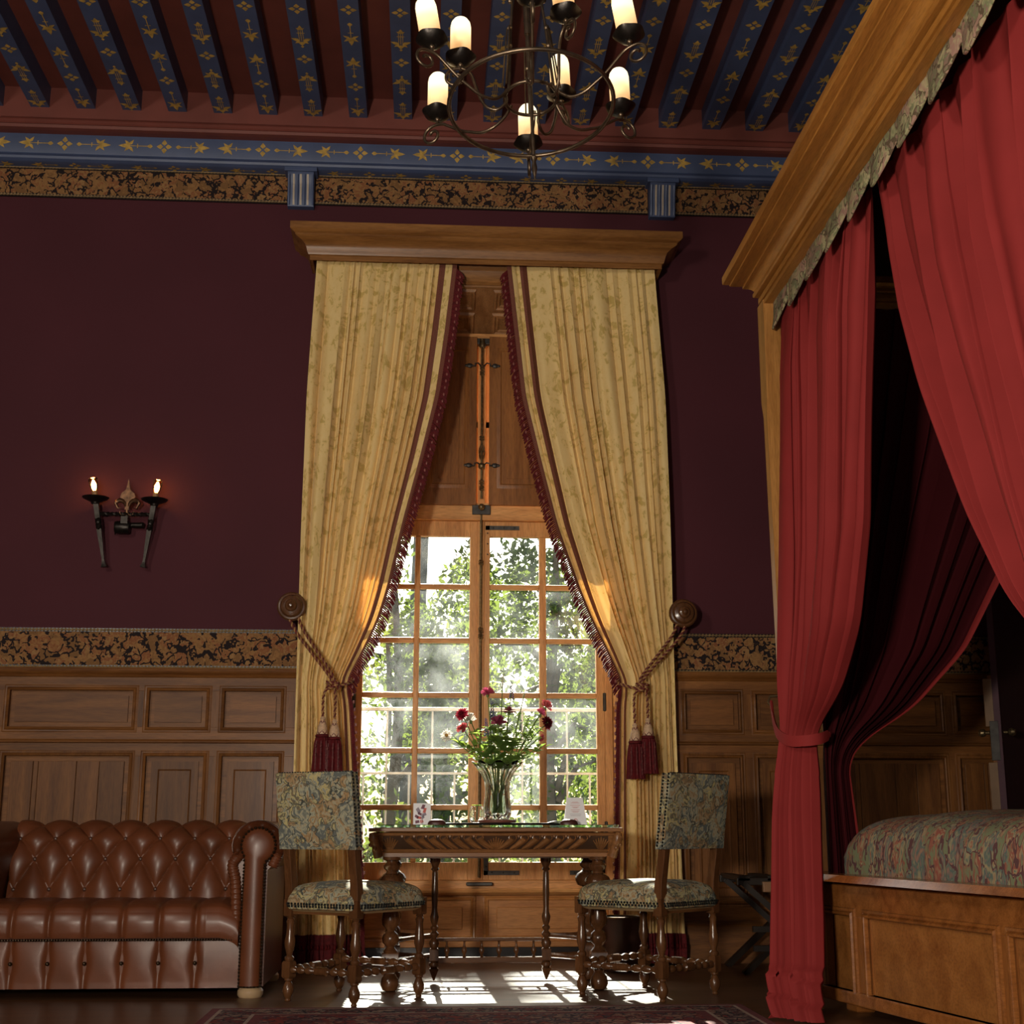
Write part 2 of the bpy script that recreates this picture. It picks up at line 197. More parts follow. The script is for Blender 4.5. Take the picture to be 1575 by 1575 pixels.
# ------------------------------------------------------------------ mesh builder and tagging
FR = {}
def frame(o): return FR.get(o.name, (Vector((0, 0, 0)), 0.0))
class MB:
    def __init__(s): s.v = []; s.f = []; s.m = []; s.k = 0; s.T = None
    def add(s, vs, fs):
        b = len(s.v)
        if s.T is not None: vs = [s.T @ Vector(v) for v in vs]
        s.v += [tuple(v) for v in vs]; s.f += [tuple(b+i for i in f) for f in fs]; s.m += [s.k]*len(fs); return s
    def box(s, x0, x1, y0, y1, z0, z1):
        return s.add([(x0, y0, z0), (x1, y0, z0), (x1, y1, z0), (x0, y1, z0), (x0, y0, z1), (x1, y0, z1), (x1, y1, z1), (x0, y1, z1)],
                     [(0, 3, 2, 1), (4, 5, 6, 7), (0, 1, 5, 4), (1, 2, 6, 5), (2, 3, 7, 6), (3, 0, 4, 7)])
    def lathe(s, prof, c=(0, 0, 0), seg=20, axis='Z', mod=None):
        vs = []; fs = []; n = len(prof)
        for r, h in prof:
            for i in range(seg):
                a = 2*pi*i/seg; rr = r*(mod(a, h) if mod else 1); x, y = rr*cos(a), rr*sin(a)
                q = (x, y, h) if axis == 'Z' else ((x, h, y) if axis == 'Y' else (h, x, y)); vs.append((c[0]+q[0], c[1]+q[1], c[2]+q[2]))
        for j in range(n-1):
            for i in range(seg):
                k = (i+1) % seg; q = (j*seg+i, j*seg+k, (j+1)*seg+k, (j+1)*seg+i); fs.append(q if axis != 'Y' else q[::-1])
        if prof[0][0] > 1e-5: fs.append(tuple(range(seg))[::-1])
        if prof[-1][0] > 1e-5: fs.append(tuple((n-1)*seg+i for i in range(seg)))
        return s.add(vs, fs)
    def square(s, prof, c=(0, 0, 0)):      # square lathe: (half width, z)
        vs = []; fs = []; n = len(prof)
        for r, h in prof: vs += [(c[0]-r, c[1]-r, c[2]+h), (c[0]+r, c[1]-r, c[2]+h), (c[0]+r, c[1]+r, c[2]+h), (c[0]-r, c[1]+r, c[2]+h)]
        for j in range(n-1):
            for i in range(4): k = (i+1) % 4; fs.append((j*4+i, j*4+k, j*4+4+k, j*4+4+i))
        fs += [(3, 2, 1, 0), tuple((n-1)*4+i for i in range(4))]; return s.add(vs, fs)
    def tube(s, pts, r, seg=8, closed=False, caps=True):
        P = [Vector(p) for p in pts]; n = len(P); R = r if isinstance(r, (list, tuple)) else [r]*n
        T = []
        for i in range(n):
            a = P[(i-1) % n] if (closed or i > 0) else P[i]; b = P[(i+1) % n] if (closed or i < n-1) else P[i]
            d = b-a; T.append(d.normalized() if d.length > 1e-9 else Vector((0, 0, 1)))
        u = T[0].orthogonal().normalized(); vs = []
        for i in range(n):
            u = (u-T[i]*u.dot(T[i])); u = u.normalized() if u.length > 1e-6 else T[i].orthogonal().normalized(); w = T[i].cross(u)
            for k in range(seg): a = 2*pi*k/seg; vs.append(P[i]+(u*cos(a)+w*sin(a))*R[i])
        fs = []
        for j in range(n if closed else n-1):
            jj = (j+1) % n
            for k in range(seg): k2 = (k+1) % seg; fs.append((j*seg+k, j*seg+k2, jj*seg+k2, jj*seg+k))
        if caps and not closed: fs += [tuple(range(seg))[::-1], tuple((n-1)*seg+k for k in range(seg))]
        return s.add(vs, fs)
    def prism(s, poly, O, U, V, h0, h1):
        U = Vector(U).normalized(); V = Vector(V).normalized(); Nn = U.cross(V); O = Vector(O); n = len(poly)
        vs = [O+U*a+V*b+Nn*h0 for a, b in poly]+[O+U*a+V*b+Nn*h1 for a, b in poly]
        fs = [tuple(range(n))[::-1], tuple(range(n, 2*n))]+[(i, (i+1) % n, n+(i+1) % n, n+i) for i in range(n)]
        return s.add(vs, fs)
    def flat(s, poly, O, U, V):
        U = Vector(U); V = Vector(V); O = Vector(O); return s.add([O+U*a+V*b for a, b in poly], [tuple(range(len(poly)))])
    def sweep(s, pts, nrm, prof, closed=True, flip=False):
        P = [Vector(p) for p in pts]; Nn = Vector(nrm).normalized(); n = len(P); q = len(prof); vs = []
        sg = -1 if flip else 1
        for i in range(n):
            d1 = (P[i]-P[i-1]).normalized() if (closed or i > 0) else None; d2 = (P[(i+1) % n]-P[i]).normalized() if (closed or i < n-1) else None
            d1 = d1 or d2; d2 = d2 or d1; s1, s2 = Nn.cross(d1)*sg, Nn.cross(d2)*sg; m_ = (s1+s2)/(1+s1.dot(s2))
            for o_, h in prof: vs.append(P[i]+m_*o_+Nn*h)
        fs = []
        for i in range(n if closed else n-1):
            j = (i+1) % n
            for k in range(q-1): fs.append((i*q+k, i*q+k+1, j*q+k+1, j*q+k) if not flip else (i*q+k, j*q+k, j*q+k+1, i*q+k+1))
        if not closed: fs += [tuple(range(q)), tuple((n-1)*q+k for k in range(q))[::-1]]
        return s.add(vs, fs)
    def sphere(s, c, r, seg=10, rings=6, sc=(1, 1, 1)):
        vs = [(c[0], c[1], c[2]-r*sc[2])]; fs = []
        for j in range(1, rings):
            b = -pi/2+pi*j/rings
            for i in range(seg): a = 2*pi*i/seg; vs.append((c[0]+r*sc[0]*cos(b)*cos(a), c[1]+r*sc[1]*cos(b)*sin(a), c[2]+r*sc[2]*sin(b)))
        vs.append((c[0], c[1], c[2]+r*sc[2])); m_ = len(vs)-1
        for i in range(seg): k = (i+1) % seg; fs.append((0, 1+k, 1+i)); fs.append((m_, 1+(rings-2)*seg+i, 1+(rings-2)*seg+k))
        for j in range(rings-2):
            for i in range(seg): k = (i+1) % seg; a = 1+j*seg; fs.append((a+i, a+k, a+seg+k, a+seg+i))
        return s.add(vs, fs)
    def grid(s, fn, nu, nv, wrap=False):
        vs = [fn(i/(nu-1) if not wrap else i/nu, j/(nv-1)) for j in range(nv) for i in range(nu)]; fs = []
        for j in range(nv-1):
            for i in range(nu if wrap else nu-1): k = (i+1) % nu; fs.append((j*nu+i, j*nu+k, (j+1)*nu+k, (j+1)*nu+i))
        return s.add(vs, fs)
    def build(s, name, mats, parent=None, world=True, smooth=35, bevel=0, kind=None, label=None, solid=0):
        me = bpy.data.meshes.new(name); V_ = s.v
        if parent is not None and world:
            loc, rz = frame(parent); M_ = (Matrix.Translation(loc) @ Matrix.Rotation(rz, 4, 'Z')).inverted(); V_ = [tuple(M_ @ Vector(v)) for v in V_]
        me.from_pydata(V_, [], s.f); mats = mats if isinstance(mats, (list, tuple)) else [mats]
        for m_ in mats: me.materials.append(m_)
        if len(mats) > 1: me.polygons.foreach_set('material_index', s.m)
        if smooth: me.shade_smooth(); me.set_sharp_from_angle(angle=radians(smooth))
        me.update(); o_ = bpy.data.objects.new(name, me); COL.objects.link(o_)
        if parent is not None: o_.parent = parent; FR[o_.name] = frame(parent)
        if bevel:
            b = o_.modifiers.new('bevel', 'BEVEL'); b.width = bevel; b.segments = 2; b.limit_method = 'ANGLE'; b.angle_limit = radians(40)
        if solid:
            b = o_.modifiers.new('solid', 'SOLIDIFY'); b.thickness = solid; b.offset = 0
        if kind: o_['kind'] = kind
        if label: o_['label'] = label
        return o_
def thing(name, label, cat, loc=(0, 0, 0), rz=0, group=None):
    o_ = bpy.data.objects.new(name, None); COL.objects.link(o_); o_.location = loc; o_.rotation_euler = (0, 0, rz); o_.empty_display_size = .05
    o_['label'] = label; o_['category'] = cat
    if group: o_['group'] = group
    FR[o_.name] = (Vector(loc), rz); return o_
def struct(name, label=None, loc=(0, 0, 0)):
    o_ = bpy.data.objects.new(name, None); COL.objects.link(o_); o_.location = loc; o_['kind'] = 'structure'; o_.empty_display_size = .05
    if label: o_['label'] = label
    FR[o_.name] = (Vector(loc), 0.0); return o_
def tag(o_, label=None, cat=None, group=None, kind=None):
    if label: o_['label'] = label
    if cat: o_['category'] = cat
    if group: o_['group'] = group
    if kind: o_['kind'] = kind
    return o_
def lerp(a, b, u): return a+(b-a)*u
def interp(tab, z):
    tab = sorted(tab)
    if z <= tab[0][0]: return tab[0][1]
    for (a, va), (b, vb) in zip(tab, tab[1:]):
        if z <= b:
            u = (z-a)/(b-a) if b > a else 0
            return lerp(va, vb, u)
    return tab[-1][1]
def smoothtab(tab, z, h):   # box-smoothed table lookup
    return sum(interp(tab, z+h*k/3) for k in range(-3, 4))/7
X3, Y3, Z3 = Vector((1, 0, 0)), Vector((0, 1, 0)), Vector((0, 0, 1))
# ================================================================== ROOM SHELL
WX0, WX1, WT = -.58, 1.26, 4.17
MB().box(-4.3, 4.3, -3, 8.96, -.15, 0).build('floor', floorM, kind='structure', smooth=0)
wb = MB().box(-4.3, WX0, 8.3, 8.95, 0, 5.6).box(WX1, 4.3, 8.3, 8.95, 0, 5.6).box(WX0, WX1, 8.3, 8.95, WT+.0, 5.6).build('wall_back', wallM, kind='structure', smooth=0)
MB().box(-4.45, -4.3, -3, 8.95, 0, 5.6).build('wall_left', wallM, kind='structure', smooth=0)
MB().box(4.3, 4.45, -3, 8.95, 0, 5.6).build('wall_right', wallM, kind='structure', smooth=0)
MB().box(-4.45, 4.45, -3.15, -3, 0, 5.6).build('wall_front', wallM, kind='structure', smooth=0)
ceil = MB().box(-4.3, 4.3, -3, 8.3, 5.42, 5.6).build('ceiling', redceil, kind='structure', smooth=0)
# stencilled ornaments (gold paint, flat on the wood): polygons in (along, across) metres
def kite(cx, cy, a, l, w): # leaf shape pointing at angle a
    return [(cx+cos(a)*u*l-sin(a)*v*w, cy+sin(a)*u*l+cos(a)*v*w) for u, v in ((0, 0), (.35, .5), (.62, .34), (1, 0), (.62, -.34), (.35, -.5))]
def bar(x0, x1, y0, y1): return [(x0, y0), (x1, y0), (x1, y1), (x0, y1)]
def orn_quad(s): return [kite(.008*cos(a), .008*sin(a), a, .036*s, .030*s) for a in (0, pi/2, pi, -pi/2)]
def orn_arrow(s):
    L_ = .115*s
    return [kite(L_, 0, pi, .035*s, .024*s), kite(L_*.74, 0, 0, .03*s, .022*s), bar(-.02*s, L_*.78, -.0025, .0025), bar(.028*s, .033*s, -.013*s, .013*s),
            kite(-.012*s, 0, radians(130), .045*s, .020*s), kite(-.012*s, 0, radians(-130), .045*s, .020*s), kite(-.015*s, .004, radians(55), .042*s, .018*s), kite(-.015*s, -.004, radians(-55), .042*s, .018*s), kite(-.015*s, 0, pi, .06*s, .026*s)]
def orn_plume(s):
    P_ = [bar(-.04*s, .05*s, -.002, .002), bar(-.04*s, .05*s, -.011*s, -.008*s), bar(-.04*s, .05*s, .008*s, .011*s), bar(.02*s, .025*s, -.018*s, .018*s)]
    P_ += [kite(.048*s, 0, 0, .035*s, .022*s)]+[kite(.048*s, 0, radians(sg*50), .026*s, .013*s) for sg in (1, -1)]
    P_ += [kite(-.04*s, sg*.008*s, radians(sg*62), .045*s, .024*s) for sg in (1, -1)]+[kite(-.04*s, sg*.006*s, radians(sg*130), .034*s, .018*s) for sg in (1, -1)]
    P_ += [kite(-.045*s, 0, pi, .034*s, .030*s), kite(-.078*s, 0, pi, .02*s, .016*s)]
    return P_
def stamp(mb, polys, O, U, V, nrm):
    U = Vector(U); V = Vector(V); nrm = Vector(nrm); O = Vector(O)
    fl = U.cross(V).dot(nrm) < 0
    for k_, pl in enumerate(polys): mb.flat(pl[::-1] if fl else pl, O+nrm*(.0004+.00012*k_), U, V)
NJ = 17
joists = []
for i in range(-4, 21):
    xr = -2.477+.2905*i; x0, x1 = xr-.117, xr
    if x1 > 4.2 or x0 < -4.2: continue
    b = MB().box(x0, x1, -.4, 8.16, 5.28, 5.425); b.k = 1
    xc = (x0+x1)/2; y = 8.04; k = 0
    seq = (('p', 0), ('p', 1), ('q', 0), ('p', 0), ('q', 0)) if i % 2 == 0 else (('a', 0), ('q', 0), ('a', 1), ('a', 0), ('q', 0))
    gaps = (.30, .27, .25, .27, .25) if i % 2 == 0 else (.27, .25, .31, .27, .24)
    while y > 4.5:
        kd, fl = seq[k % 5]
        pol = {'p': orn_plume, 'q': orn_quad, 'a': orn_arrow}[kd]({'p': 1.28, 'q': 1.15, 'a': 1.25}[kd])
        U = (0, -1, 0) if not fl else (0, 1, 0)
        # ornaments lie flat on the underside, one millimetre of paint below the wood
        stamp(b, pol, (xc, y, 5.2797), U, (1, 0, 0), (0, 0, -1))
        y -= gaps[k % 5]; k += 1
    joists.append(b.build('ceiling_joist', [blue, gold], ceil, smooth=0))
# red fascia with its mouldings, carrying the joist ends
fz = struct('trim_1', 'oxblood fascia under the ceiling joists')
MB().box(-4.3, 4.3, 8.15, 8.3, 5.12, 5.42).build('fascia_board', redceil, fz, smooth=0)
MB().sweep([(-4.3, 8.15, 5.12), (4.3, 8.15, 5.12)], (0, 0, 1), [(0, 0), (.0, .0), (-.03, .004), (-.04, .02), (-.022, .035), (-.018, .05), (-.03, .06), (-.022, .075), (-.008, .085), (0, .09)], closed=False).build('fascia_moulding', redceil, fz)
# blue wall beam
bz = struct('trim_2', 'blue painted wall beam with gilt stencilled ornaments')
bb = MB(); bb.sweep([(-4.3, 8.3, 4.93), (4.3, 8.3, 4.93)], (0, 0, 1), [(0, 0), (-.085, 0), (-.095, .004), (-.112, .014), (-.118, .028), (-.112, .042), (-.10, .05), (-.098, .058), (-.10, .062), (-.10, .19), (0, .19)], closed=False)
bb.k = 1
x = -2.376-.63*3; sx = .63
while x < 4.2:
    stamp(bb, orn_quad(1.15), (x, 8.1997, 5.055), (1, 0, 0), (0, 0, 1), (0, -1, 0))
    stamp(bb, orn_arrow(1.15), (x+.205, 8.1997, 5.055), (-1, 0, 0), (0, 0, 1), (0, -1, 0)); stamp(bb, orn_arrow(1.15), (x+.425, 8.1997, 5.055), (1, 0, 0), (0, 0, 1), (0, -1, 0))
    stamp(bb, orn_quad(.9), (x+.06, 8.25, 4.9297), (1, 0, 0), (0, 1, 0), (0, 0, -1)); stamp(bb, orn_arrow(.9), (x+.24, 8.25, 4.9297), (-1, 0, 0), (0, 1, 0), (0, 0, -1)); stamp(bb, orn_arrow(.9), (x+.48, 8.25, 4.9297), (1, 0, 0), (0, 1, 0), (0, 0, -1))
    x += sx
bb.build('beam', [blue, gold], bz)
for cx in (-.865, 1.50):
    c = MB(); c.box(cx-.105, cx+.105, 8.175, 8.3, 4.905, 4.935)
    prof = [(0, .0), (-.05, 0), (-.062, .03), (-.07, .08), (-.078, .14), (-.10, .20), (-.115, .215), (0, .215)]
    c.prism([(-a, b) for a, b in prof], (cx-.085, 8.3, 4.69), (0, -1, 0), (0, 0, 1), 0, -.17) if False else None
    vs = []
    for xx in (cx-.085, cx+.085): vs += [(xx, 8.3+a, 4.69+b_) for a, b_ in prof]
    n_ = len(prof); c.add(vs, [tuple(range(n_)), tuple(range(n_, 2*n_))[::-1]]+[(i, n_+i, n_+i+1, i+1) for i in range(n_-1)])
    c.k = 1
    cb = c.build('corbel', [blue, cream_strip], bz, bevel=.003)
    for dx in (-.045, 0, .045):
        f = MB(); vs = []
        for a, b_ in prof[1:-2]: vs += [(cx+dx-.006, 8.3+a-.004, 4.70+b_*.96), (cx+dx+.006, 8.3+a-.004, 4.70+b_*.96)]
        f.add(vs, [(2*i, 2*i+1, 2*i+3, 2*i+2) for i in range(len(prof)-4)]); f.build('corbel_flute', cream_strip, cb, smooth=0, solid=.003)
    c2 = MB()
    for dx in (-.075, -.0225, .0225, .075):
        c2.tube([(cx+dx, 8.3+a-.002, 4.70+b_*.96) for a, b_ in prof[1:-2]], .010, 6)
    c2.build('corbel_reed', blue, cb)
# tapestry borders (frieze and dado) with twisted braid edges
def braid(x0, x1, z, par, y=8.286, r=.010):
    b = MB(); n_ = int((x1-x0)/.021)
    for i in range(n_):
        xx = x0+(i+.5)*(x1-x0)/n_
        b.add([(xx-.013, y, z-.001), (xx-.002, y-.008, z-r), (xx+.012, y, z), (xx+.002, y-.007, z+r), ], [(0, 1, 2, 3)])
    b.build('twisted_braid', braidM, par, smooth=0, kind='stuff')
braidM = plain('tan_braid_cord', (.22, .14, .06), .7, 0, .3, 30)
def border(nm, segs, z0, z1, lab):
    b0 = struct(nm, lab)
    for a, b in segs:
        MB().box(a, b, 8.288, 8.3, z0, z1).build('tapestry_strip', bordM, b0, smooth=0)
        MB().box(a, b, 8.2865, 8.30, z0-.002, z0+.020).box(a, b, 8.2865, 8.30, z1-.020, z1+.002).build('braid_backing', blackm, b0, smooth=0)
        braid(a, b, z0+.009, b0); braid(a, b, z1-.009, b0)
border('trim_3', [(-4.3, -.955), (-.775, 1.41), (1.59, 4.3)], 4.725, 4.935, 'floral tapestry border under the blue beam')
border('trim_4', [(-4.3, -.62), (1.30, 4.3)], 1.695, 1.935, 'floral tapestry border above the oak wainscot')
# ------------------------------------------------------------------ wainscot
PM = [(0, -.002), (0, .010), (.006, .014), (.014, .010), (.018, .004), (.026, .006), (.034, .002), (.036, -.004)]
def rect(x0, x1, z0, z1, y): return [(x0, y, z0), (x1, y, z0), (x1, y, z1), (x0, y, z1)]
def panel_mould(par, x0, x1, z0, z1, y, mat_, name='panel_moulding', prof=PM):
    return MB().sweep(rect(x0, x1, z0, z1, y), (0, -1, 0), prof, flip=True).build(name, mat_, par, smooth=40)
def wainscot(nm, sides, xa, xb, lab):
    w = struct(nm, lab)
    MB().box(xa, xb, 8.282, 8.3, .0, 1.69).build('backing', oakX, w, smooth=0)
    def rl(z0, z1): MB().box(xa, xb, 8.255, 8.283, z0, z1).build('rail', oakX, w, smooth=0, bevel=.001)
    rl(1.562, 1.645); rl(1.275, 1.348); rl(1.180, 1.255); rl(.24, .345)
    MB().sweep([(xa, 8.3, 1.64), (xb, 8.3, 1.64)], (0, 0, 1), [(0, 0), (-.05, 0), (-.056, .006), (-.050, .014), (-.058, .022), (-.066, .03), (-.070, .045), (-.066, .055), (0, .055)], closed=False).build('cap_moulding', oakX, w)
    MB().sweep([(xa, 8.3, 1.255), (xb, 8.3, 1.255)], (0, 0, 1), [(0, 0), (-.050, 0), (-.058, .004), (-.060, .012), (-.052, .018), (-.05, .022), (0, .022)], closed=False).build('middle_moulding', oakX, w)
    MB().sweep([(xa, 8.3, 0), (xb, 8.3, 0)], (0, 0, 1), [(0, 0), (-.065, 0), (-.065, .20), (-.058, .215), (-.05, .22), (-.048, .24), (0, .24)], closed=False).build('skirting', oakX, w)
    for i, (p0, p1) in enumerate(sides):
        for z0, z1, up in ((1.348, 1.562, True), (.345, 1.180, False)):
            if not up and p1-p0 > .5:      # made of upright boards that can be told apart
                ws = [.16, .02, .26, .13, .14]; q = p0+.03; tot = p1-p0-.06; k = 0; cuts = [0, .20, .245, .58, .78, 1]
                for a, b in zip(cuts, cuts[1:]):
                    MB().box(p0+.03+tot*a+.0015, p0+.03+tot*b-.0015, 8.268+.002*(k % 2), 8.283, z0+.03, z1-.03).build('plank', oakZ, w, smooth=0, bevel=.0015); k += 1
            else:
                pn = MB().box(p0+.03, p1-.03, 8.270, 8.283, z0+.03, z1-.03).build('panel', oakX if up else oakZ, w, smooth=0)
                if not up:
                    MB().sweep(rect(p0+.075, p1-.075, z0+.08, z1-.08, 8.27), (0, -1, 0), [(-.004, 0), (0, .003), (.004, .006), (.4*(p1-p0)-.07, .006)][:3], flip=True).build('panel_bead', oakZ, w)
            panel_mould(w, p0, p1, z0, z1, 8.258, oakX if up else oakZ)
        # stile to the right of this panel
    xs = sorted(sides)
    edges = [xa]+[v for p in xs for v in p]+[xb]
    for a, b in zip(edges[0::2], edges[1::2]):
        if b-a < .01: continue
        for z0, z1 in ((1.348, 1.562), (.345, 1.180)): MB().box(a, b, 8.255, 8.283, z0, z1).build('stile', oakZ, w, smooth=0, bevel=.001)
    return w
Lp = [(-4.15, -3.75), (-3.65, -3.3), (-3.2, -2.55), (-2.45, -1.735), (-1.64, -1.306), (-1.2, -.868)]
wainscot('trim_5', Lp, -4.3, -.60, 'oak wainscot left of the window')
Rp = [(1.568, 1.892), (2.0, 2.335), (2.435, 3.15), (3.25, 3.9)]
wainscot('trim_6', Rp, 1.28, 4.3, 'oak wainscot right of the window')
# ------------------------------------------------------------------ window recess + window_1
win = struct('window_1', 'tall honey oak casement window of small panes with closed upper shutters')
FX0, FX1 = -.51, 1.18
# jamb linings
for sx_, (a, b) in ((1, (WX1, FX1)), (-1, (WX0, FX0))):
    j = MB(); e = .02*sx_
    j.add([(a, 8.26, 0), (a+e*2.2, 8.26, 0), (a+e*2.2, 8.30, 0), (a+e, 8.8, 0), (b, 8.8, 0), (b, 8.74, 0)]+[(a, 8.26, WT), (a+e*2.2, 8.26, WT), (a+e*2.2, 8.30, WT), (a+e, 8.8, WT), (b, 8.8, WT), (b, 8.74, WT)],
          [(0, 1, 7, 6), (1, 2, 8, 7), (2, 3, 9, 8), (3, 4, 10, 9), (4, 5, 11, 10), (5, 0, 6, 11), (0, 5, 4, 3, 2, 1), (6, 7, 8, 9, 10, 11)])
    j.build('jamb_lining', honZ, win, smooth=0)
    d = Vector((b-a, .48, 0)).normalized(); nn = Vector((-d.y*sx_, d.x*sx_, 0)) if sx_ > 0 else Vector((d.y, -d.x, 0))
    zz = .08
    while zz < 3.9:
        z1 = zz+.27; o0 = Vector((a, 8.26, 0))+d*.09; o1 = Vector((a, 8.26, 0))+d*.42
        pts = [o0+Z3*zz, o1+Z3*zz, o1+Z3*z1, o0+Z3*z1]
        MB().sweep(pts, nn, [(-.01, 0), (0, .010), (.012, .012), (.02, .004), (.03, .007), (.04, .001)], flip=(sx_ > 0)).build('jamb_panel_moulding', honZ, win)
        zz += .36
# soffit with four panels and the crown moulding over the opening
sf = MB(); sf.add([(WX0, 8.27, 4.17), (WX1, 8.27, 4.17), (WX1, 8.8, 3.985), (WX0, 8.8, 3.985), (WX0, 8.27, 4.21), (WX1, 8.27, 4.21), (WX1, 8.8, 4.21), (WX0, 8.8, 4.21)],
                  [(0, 3, 2, 1), (4, 5, 6, 7), (0, 1, 5, 4), (1, 2, 6, 5), (2, 3, 7, 6), (3, 0, 4, 7)]); sf.build('soffit', honY, win, smooth=0)
sdir = Vector((0, .53, -.185)).normalized(); sn = Vector((0, -.185, -.53)).normalized(); s0 = Vector((0, 8.27, 4.17))
for xa, xb in ((-.46, -.08), (-.02, .27), (.40, .69), (.75, 1.14)):
    for a, b in ((.03, .21), (.26, .46)):
        pts = [s0+sdir*a+X3*xa, s0+sdir*a+X3*xb, s0+sdir*b+X3*xb, s0+sdir*b+X3*xa]
        f = MB().sweep(pts, sn, [(-.01, 0), (0, .014), (.012, .016), (.022, .006), (.034, .009), (.045, .0)], flip=True).build('soffit_panel_moulding', honY, win)
        q = [s0+sdir*(a+.06)+X3*(xa+.06)+sn*.006, s0+sdir*(a+.06)+X3*(xb-.06)+sn*.006, s0+sdir*(b-.06)+X3*(xb-.06)+sn*.006, s0+sdir*(b-.06)+X3*(xa+.06)+sn*.006]
        MB().add(q, [(0, 1, 2, 3)]).build('soffit_panel', honY, win, smooth=0, solid=.006)
MB().sweep([(WX0-.06, 8.3, 4.17), (WX1+.06, 8.3, 4.17)], (0, 0, 1), [(0, 0), (-.035, 0), (-.04, .01), (-.032, .02), (-.045, .035), (-.05, .10), (-.055, .11), (-.07, .125), (-.075, .14), (-.07, .15), (0, .15)], closed=False).build('crown_moulding', pelW, win)
# fixed frame
fm = MB()
for a, b in ((FX0, FX0+.05), (FX1-.05, FX1)): fm.box(a, b, 8.70, 8.80, .40, 4.0)
fm.build('frame_post', honZ, win, smooth=0, bevel=.003)
MB().box(FX0, FX1, 8.67, 8.80, 2.72, 2.835).build('transom', honX, win, smooth=0, bevel=.006)
MB().box(FX0, FX1, 8.66, 8.80, 3.955, 4.0).build('frame_head', honX, win, smooth=0, bevel=.003)
MB().box(FX0, FX1, 8.66, 8.80, .40, .455).build('frame_sill', honX, win, smooth=0, bevel=.004)
MB().sweep([(FX0, 8.72, .385), (FX1, 8.72, .385)], (0, 0, 1), [(0, -.02), (-.05, -.02), (-.07, -.008), (-.085, .0), (-.09, .012), (-.085, .024), (0, .024)], closed=False).build('sill_ledge', honX, win)
# apron under the window
MB().box(FX0-.03, FX1+.03, 8.71, 8.80, .07, .40).build('apron', apronX, win, smooth=0)
for a, b in ((-.44, .285), (.395, 1.12)):
    panel_mould(win, a, b, .125, .335, 8.708, apronX, 'apron_moulding')
    MB().box(a+.05, b-.05, 8.700, 8.712, .165, .295).build('apron_panel', apronX, win, smooth=0, bevel=.004)
MB().box(FX0-.03, FX1+.03, 8.69, 8.80, .06, .095).build('apron_base', apronX, win, smooth=0, bevel=.003)
MB().box(FX0-.05, FX1+.05, 8.73, 8.80, 0, .07).build('shadow_plinth', blackm, win, smooth=0)  # black box stands in for the shadow under the apron
cols = {0: [(-.41, -.09), (-.055, .265)], 1: [(.395, .715), (.76, 1.08)]}
rows = [(2.62-.3488*i-.315, 2.62-.3488*i) for i in range(6)]
for c_ in (0, 1):
    xa, xb = (-.46, .325) if c_ == 0 else (.345, 1.13)
    cs = MB(); (a0, a1), (b0, b1) = cols[c_]
    cs.box(xa, a0, 8.71, 8.76, .455, 2.72).box(b1, xb, 8.71, 8.76, .455, 2.72)
    cs.box(a0, b1, 8.71, 8.76, .455, rows[5][0]).box(a0, b1, 8.71, 8.76, 2.62, 2.72)
    k = cs.build('casement', honZ, win, smooth=0, bevel=.003)
    MB().box(a1, b0, 8.712, 8.758, rows[5][0], 2.62).build('muntin', honZ, k, smooth=0, bevel=.006)
    for i in range(5):
        for aa, bb_ in ((a0, a1), (b0, b1)): MB().box(aa, bb_, 8.714, 8.756, rows[i+1][1], rows[i][0]).build('muntin', honX, k, smooth=0, bevel=.006)
    for r0, r1 in rows:
        for aa, bb_ in ((a0, a1), (b0, b1)): MB().box(aa-.004, bb_+.004, 8.735, 8.738, r0-.004, r1+.004).build('pane', glassM, k, smooth=0)
    # upper light behind the shutters
    up = MB().box(xa, xa+.06, 8.72, 8.76, 2.835, 3.955).box(xb-.06, xb, 8.72, 8.76, 2.835, 3.955).box(xa, xb, 8.72, 8.76, 3.36, 3.40).build('upper_casement', honZ, win, smooth=0)
    MB().box(xa+.06, xb-.06, 8.738, 8.741, 2.835, 3.955).build('pane', glassM, up, smooth=0)
    lv = [(-.51, -.070), (-.069, .300)] if c_ == 0 else [(.382, .756), (.757, 1.18)]
    for q, (a, b) in enumerate(lv):
        y0 = 8.640 if c_ == 0 else 8.632
        sh = MB().box(a, b, y0, y0+.030, 2.815, 3.97).build('shutter', shutZ, win, smooth=0, bevel=.002)
        MB().sweep([(a+.075, y0, 2.95), (b-.075, y0, 2.95), (b-.075, y0, 3.87), (a+.075, y0, 3.87)], (0, -1, 0), [(-.006, 0), (0, .006), (.008, .006), (.03, -.002)], flip=True).build('shutter_moulding', shutZ, sh)
        MB().prism([(a+.115, 2.99), (b-.115, 2.99), (b-.115+.0, 3.83), (a+.115, 3.83)], (0, y0, 0), (1, 0, 0), (0, 0, 1), 0, .004).build('shutter_panel', shutZ, sh, smooth=0, bevel=.002)
    # iron hinges
    hx = xa if c_ == 0 else xb
    for z in (1.55, .75, 2.3): MB().lathe([(.0, -.06), (.011, -.055), (.011, .055), (0, .06)], (hx, 8.70, z), 10).build('hinge', steel, k)
    for z in (3.02, 3.78):
        MB().lathe([(.0, -.05), (.010, -.045), (.010, .045), (0, .05)], (lv[0 if c_ else 1][1 if c_ else 0]+(.005 if c_ else -.005), 8.632, z), 10).build('shutter_hinge', steel, win)
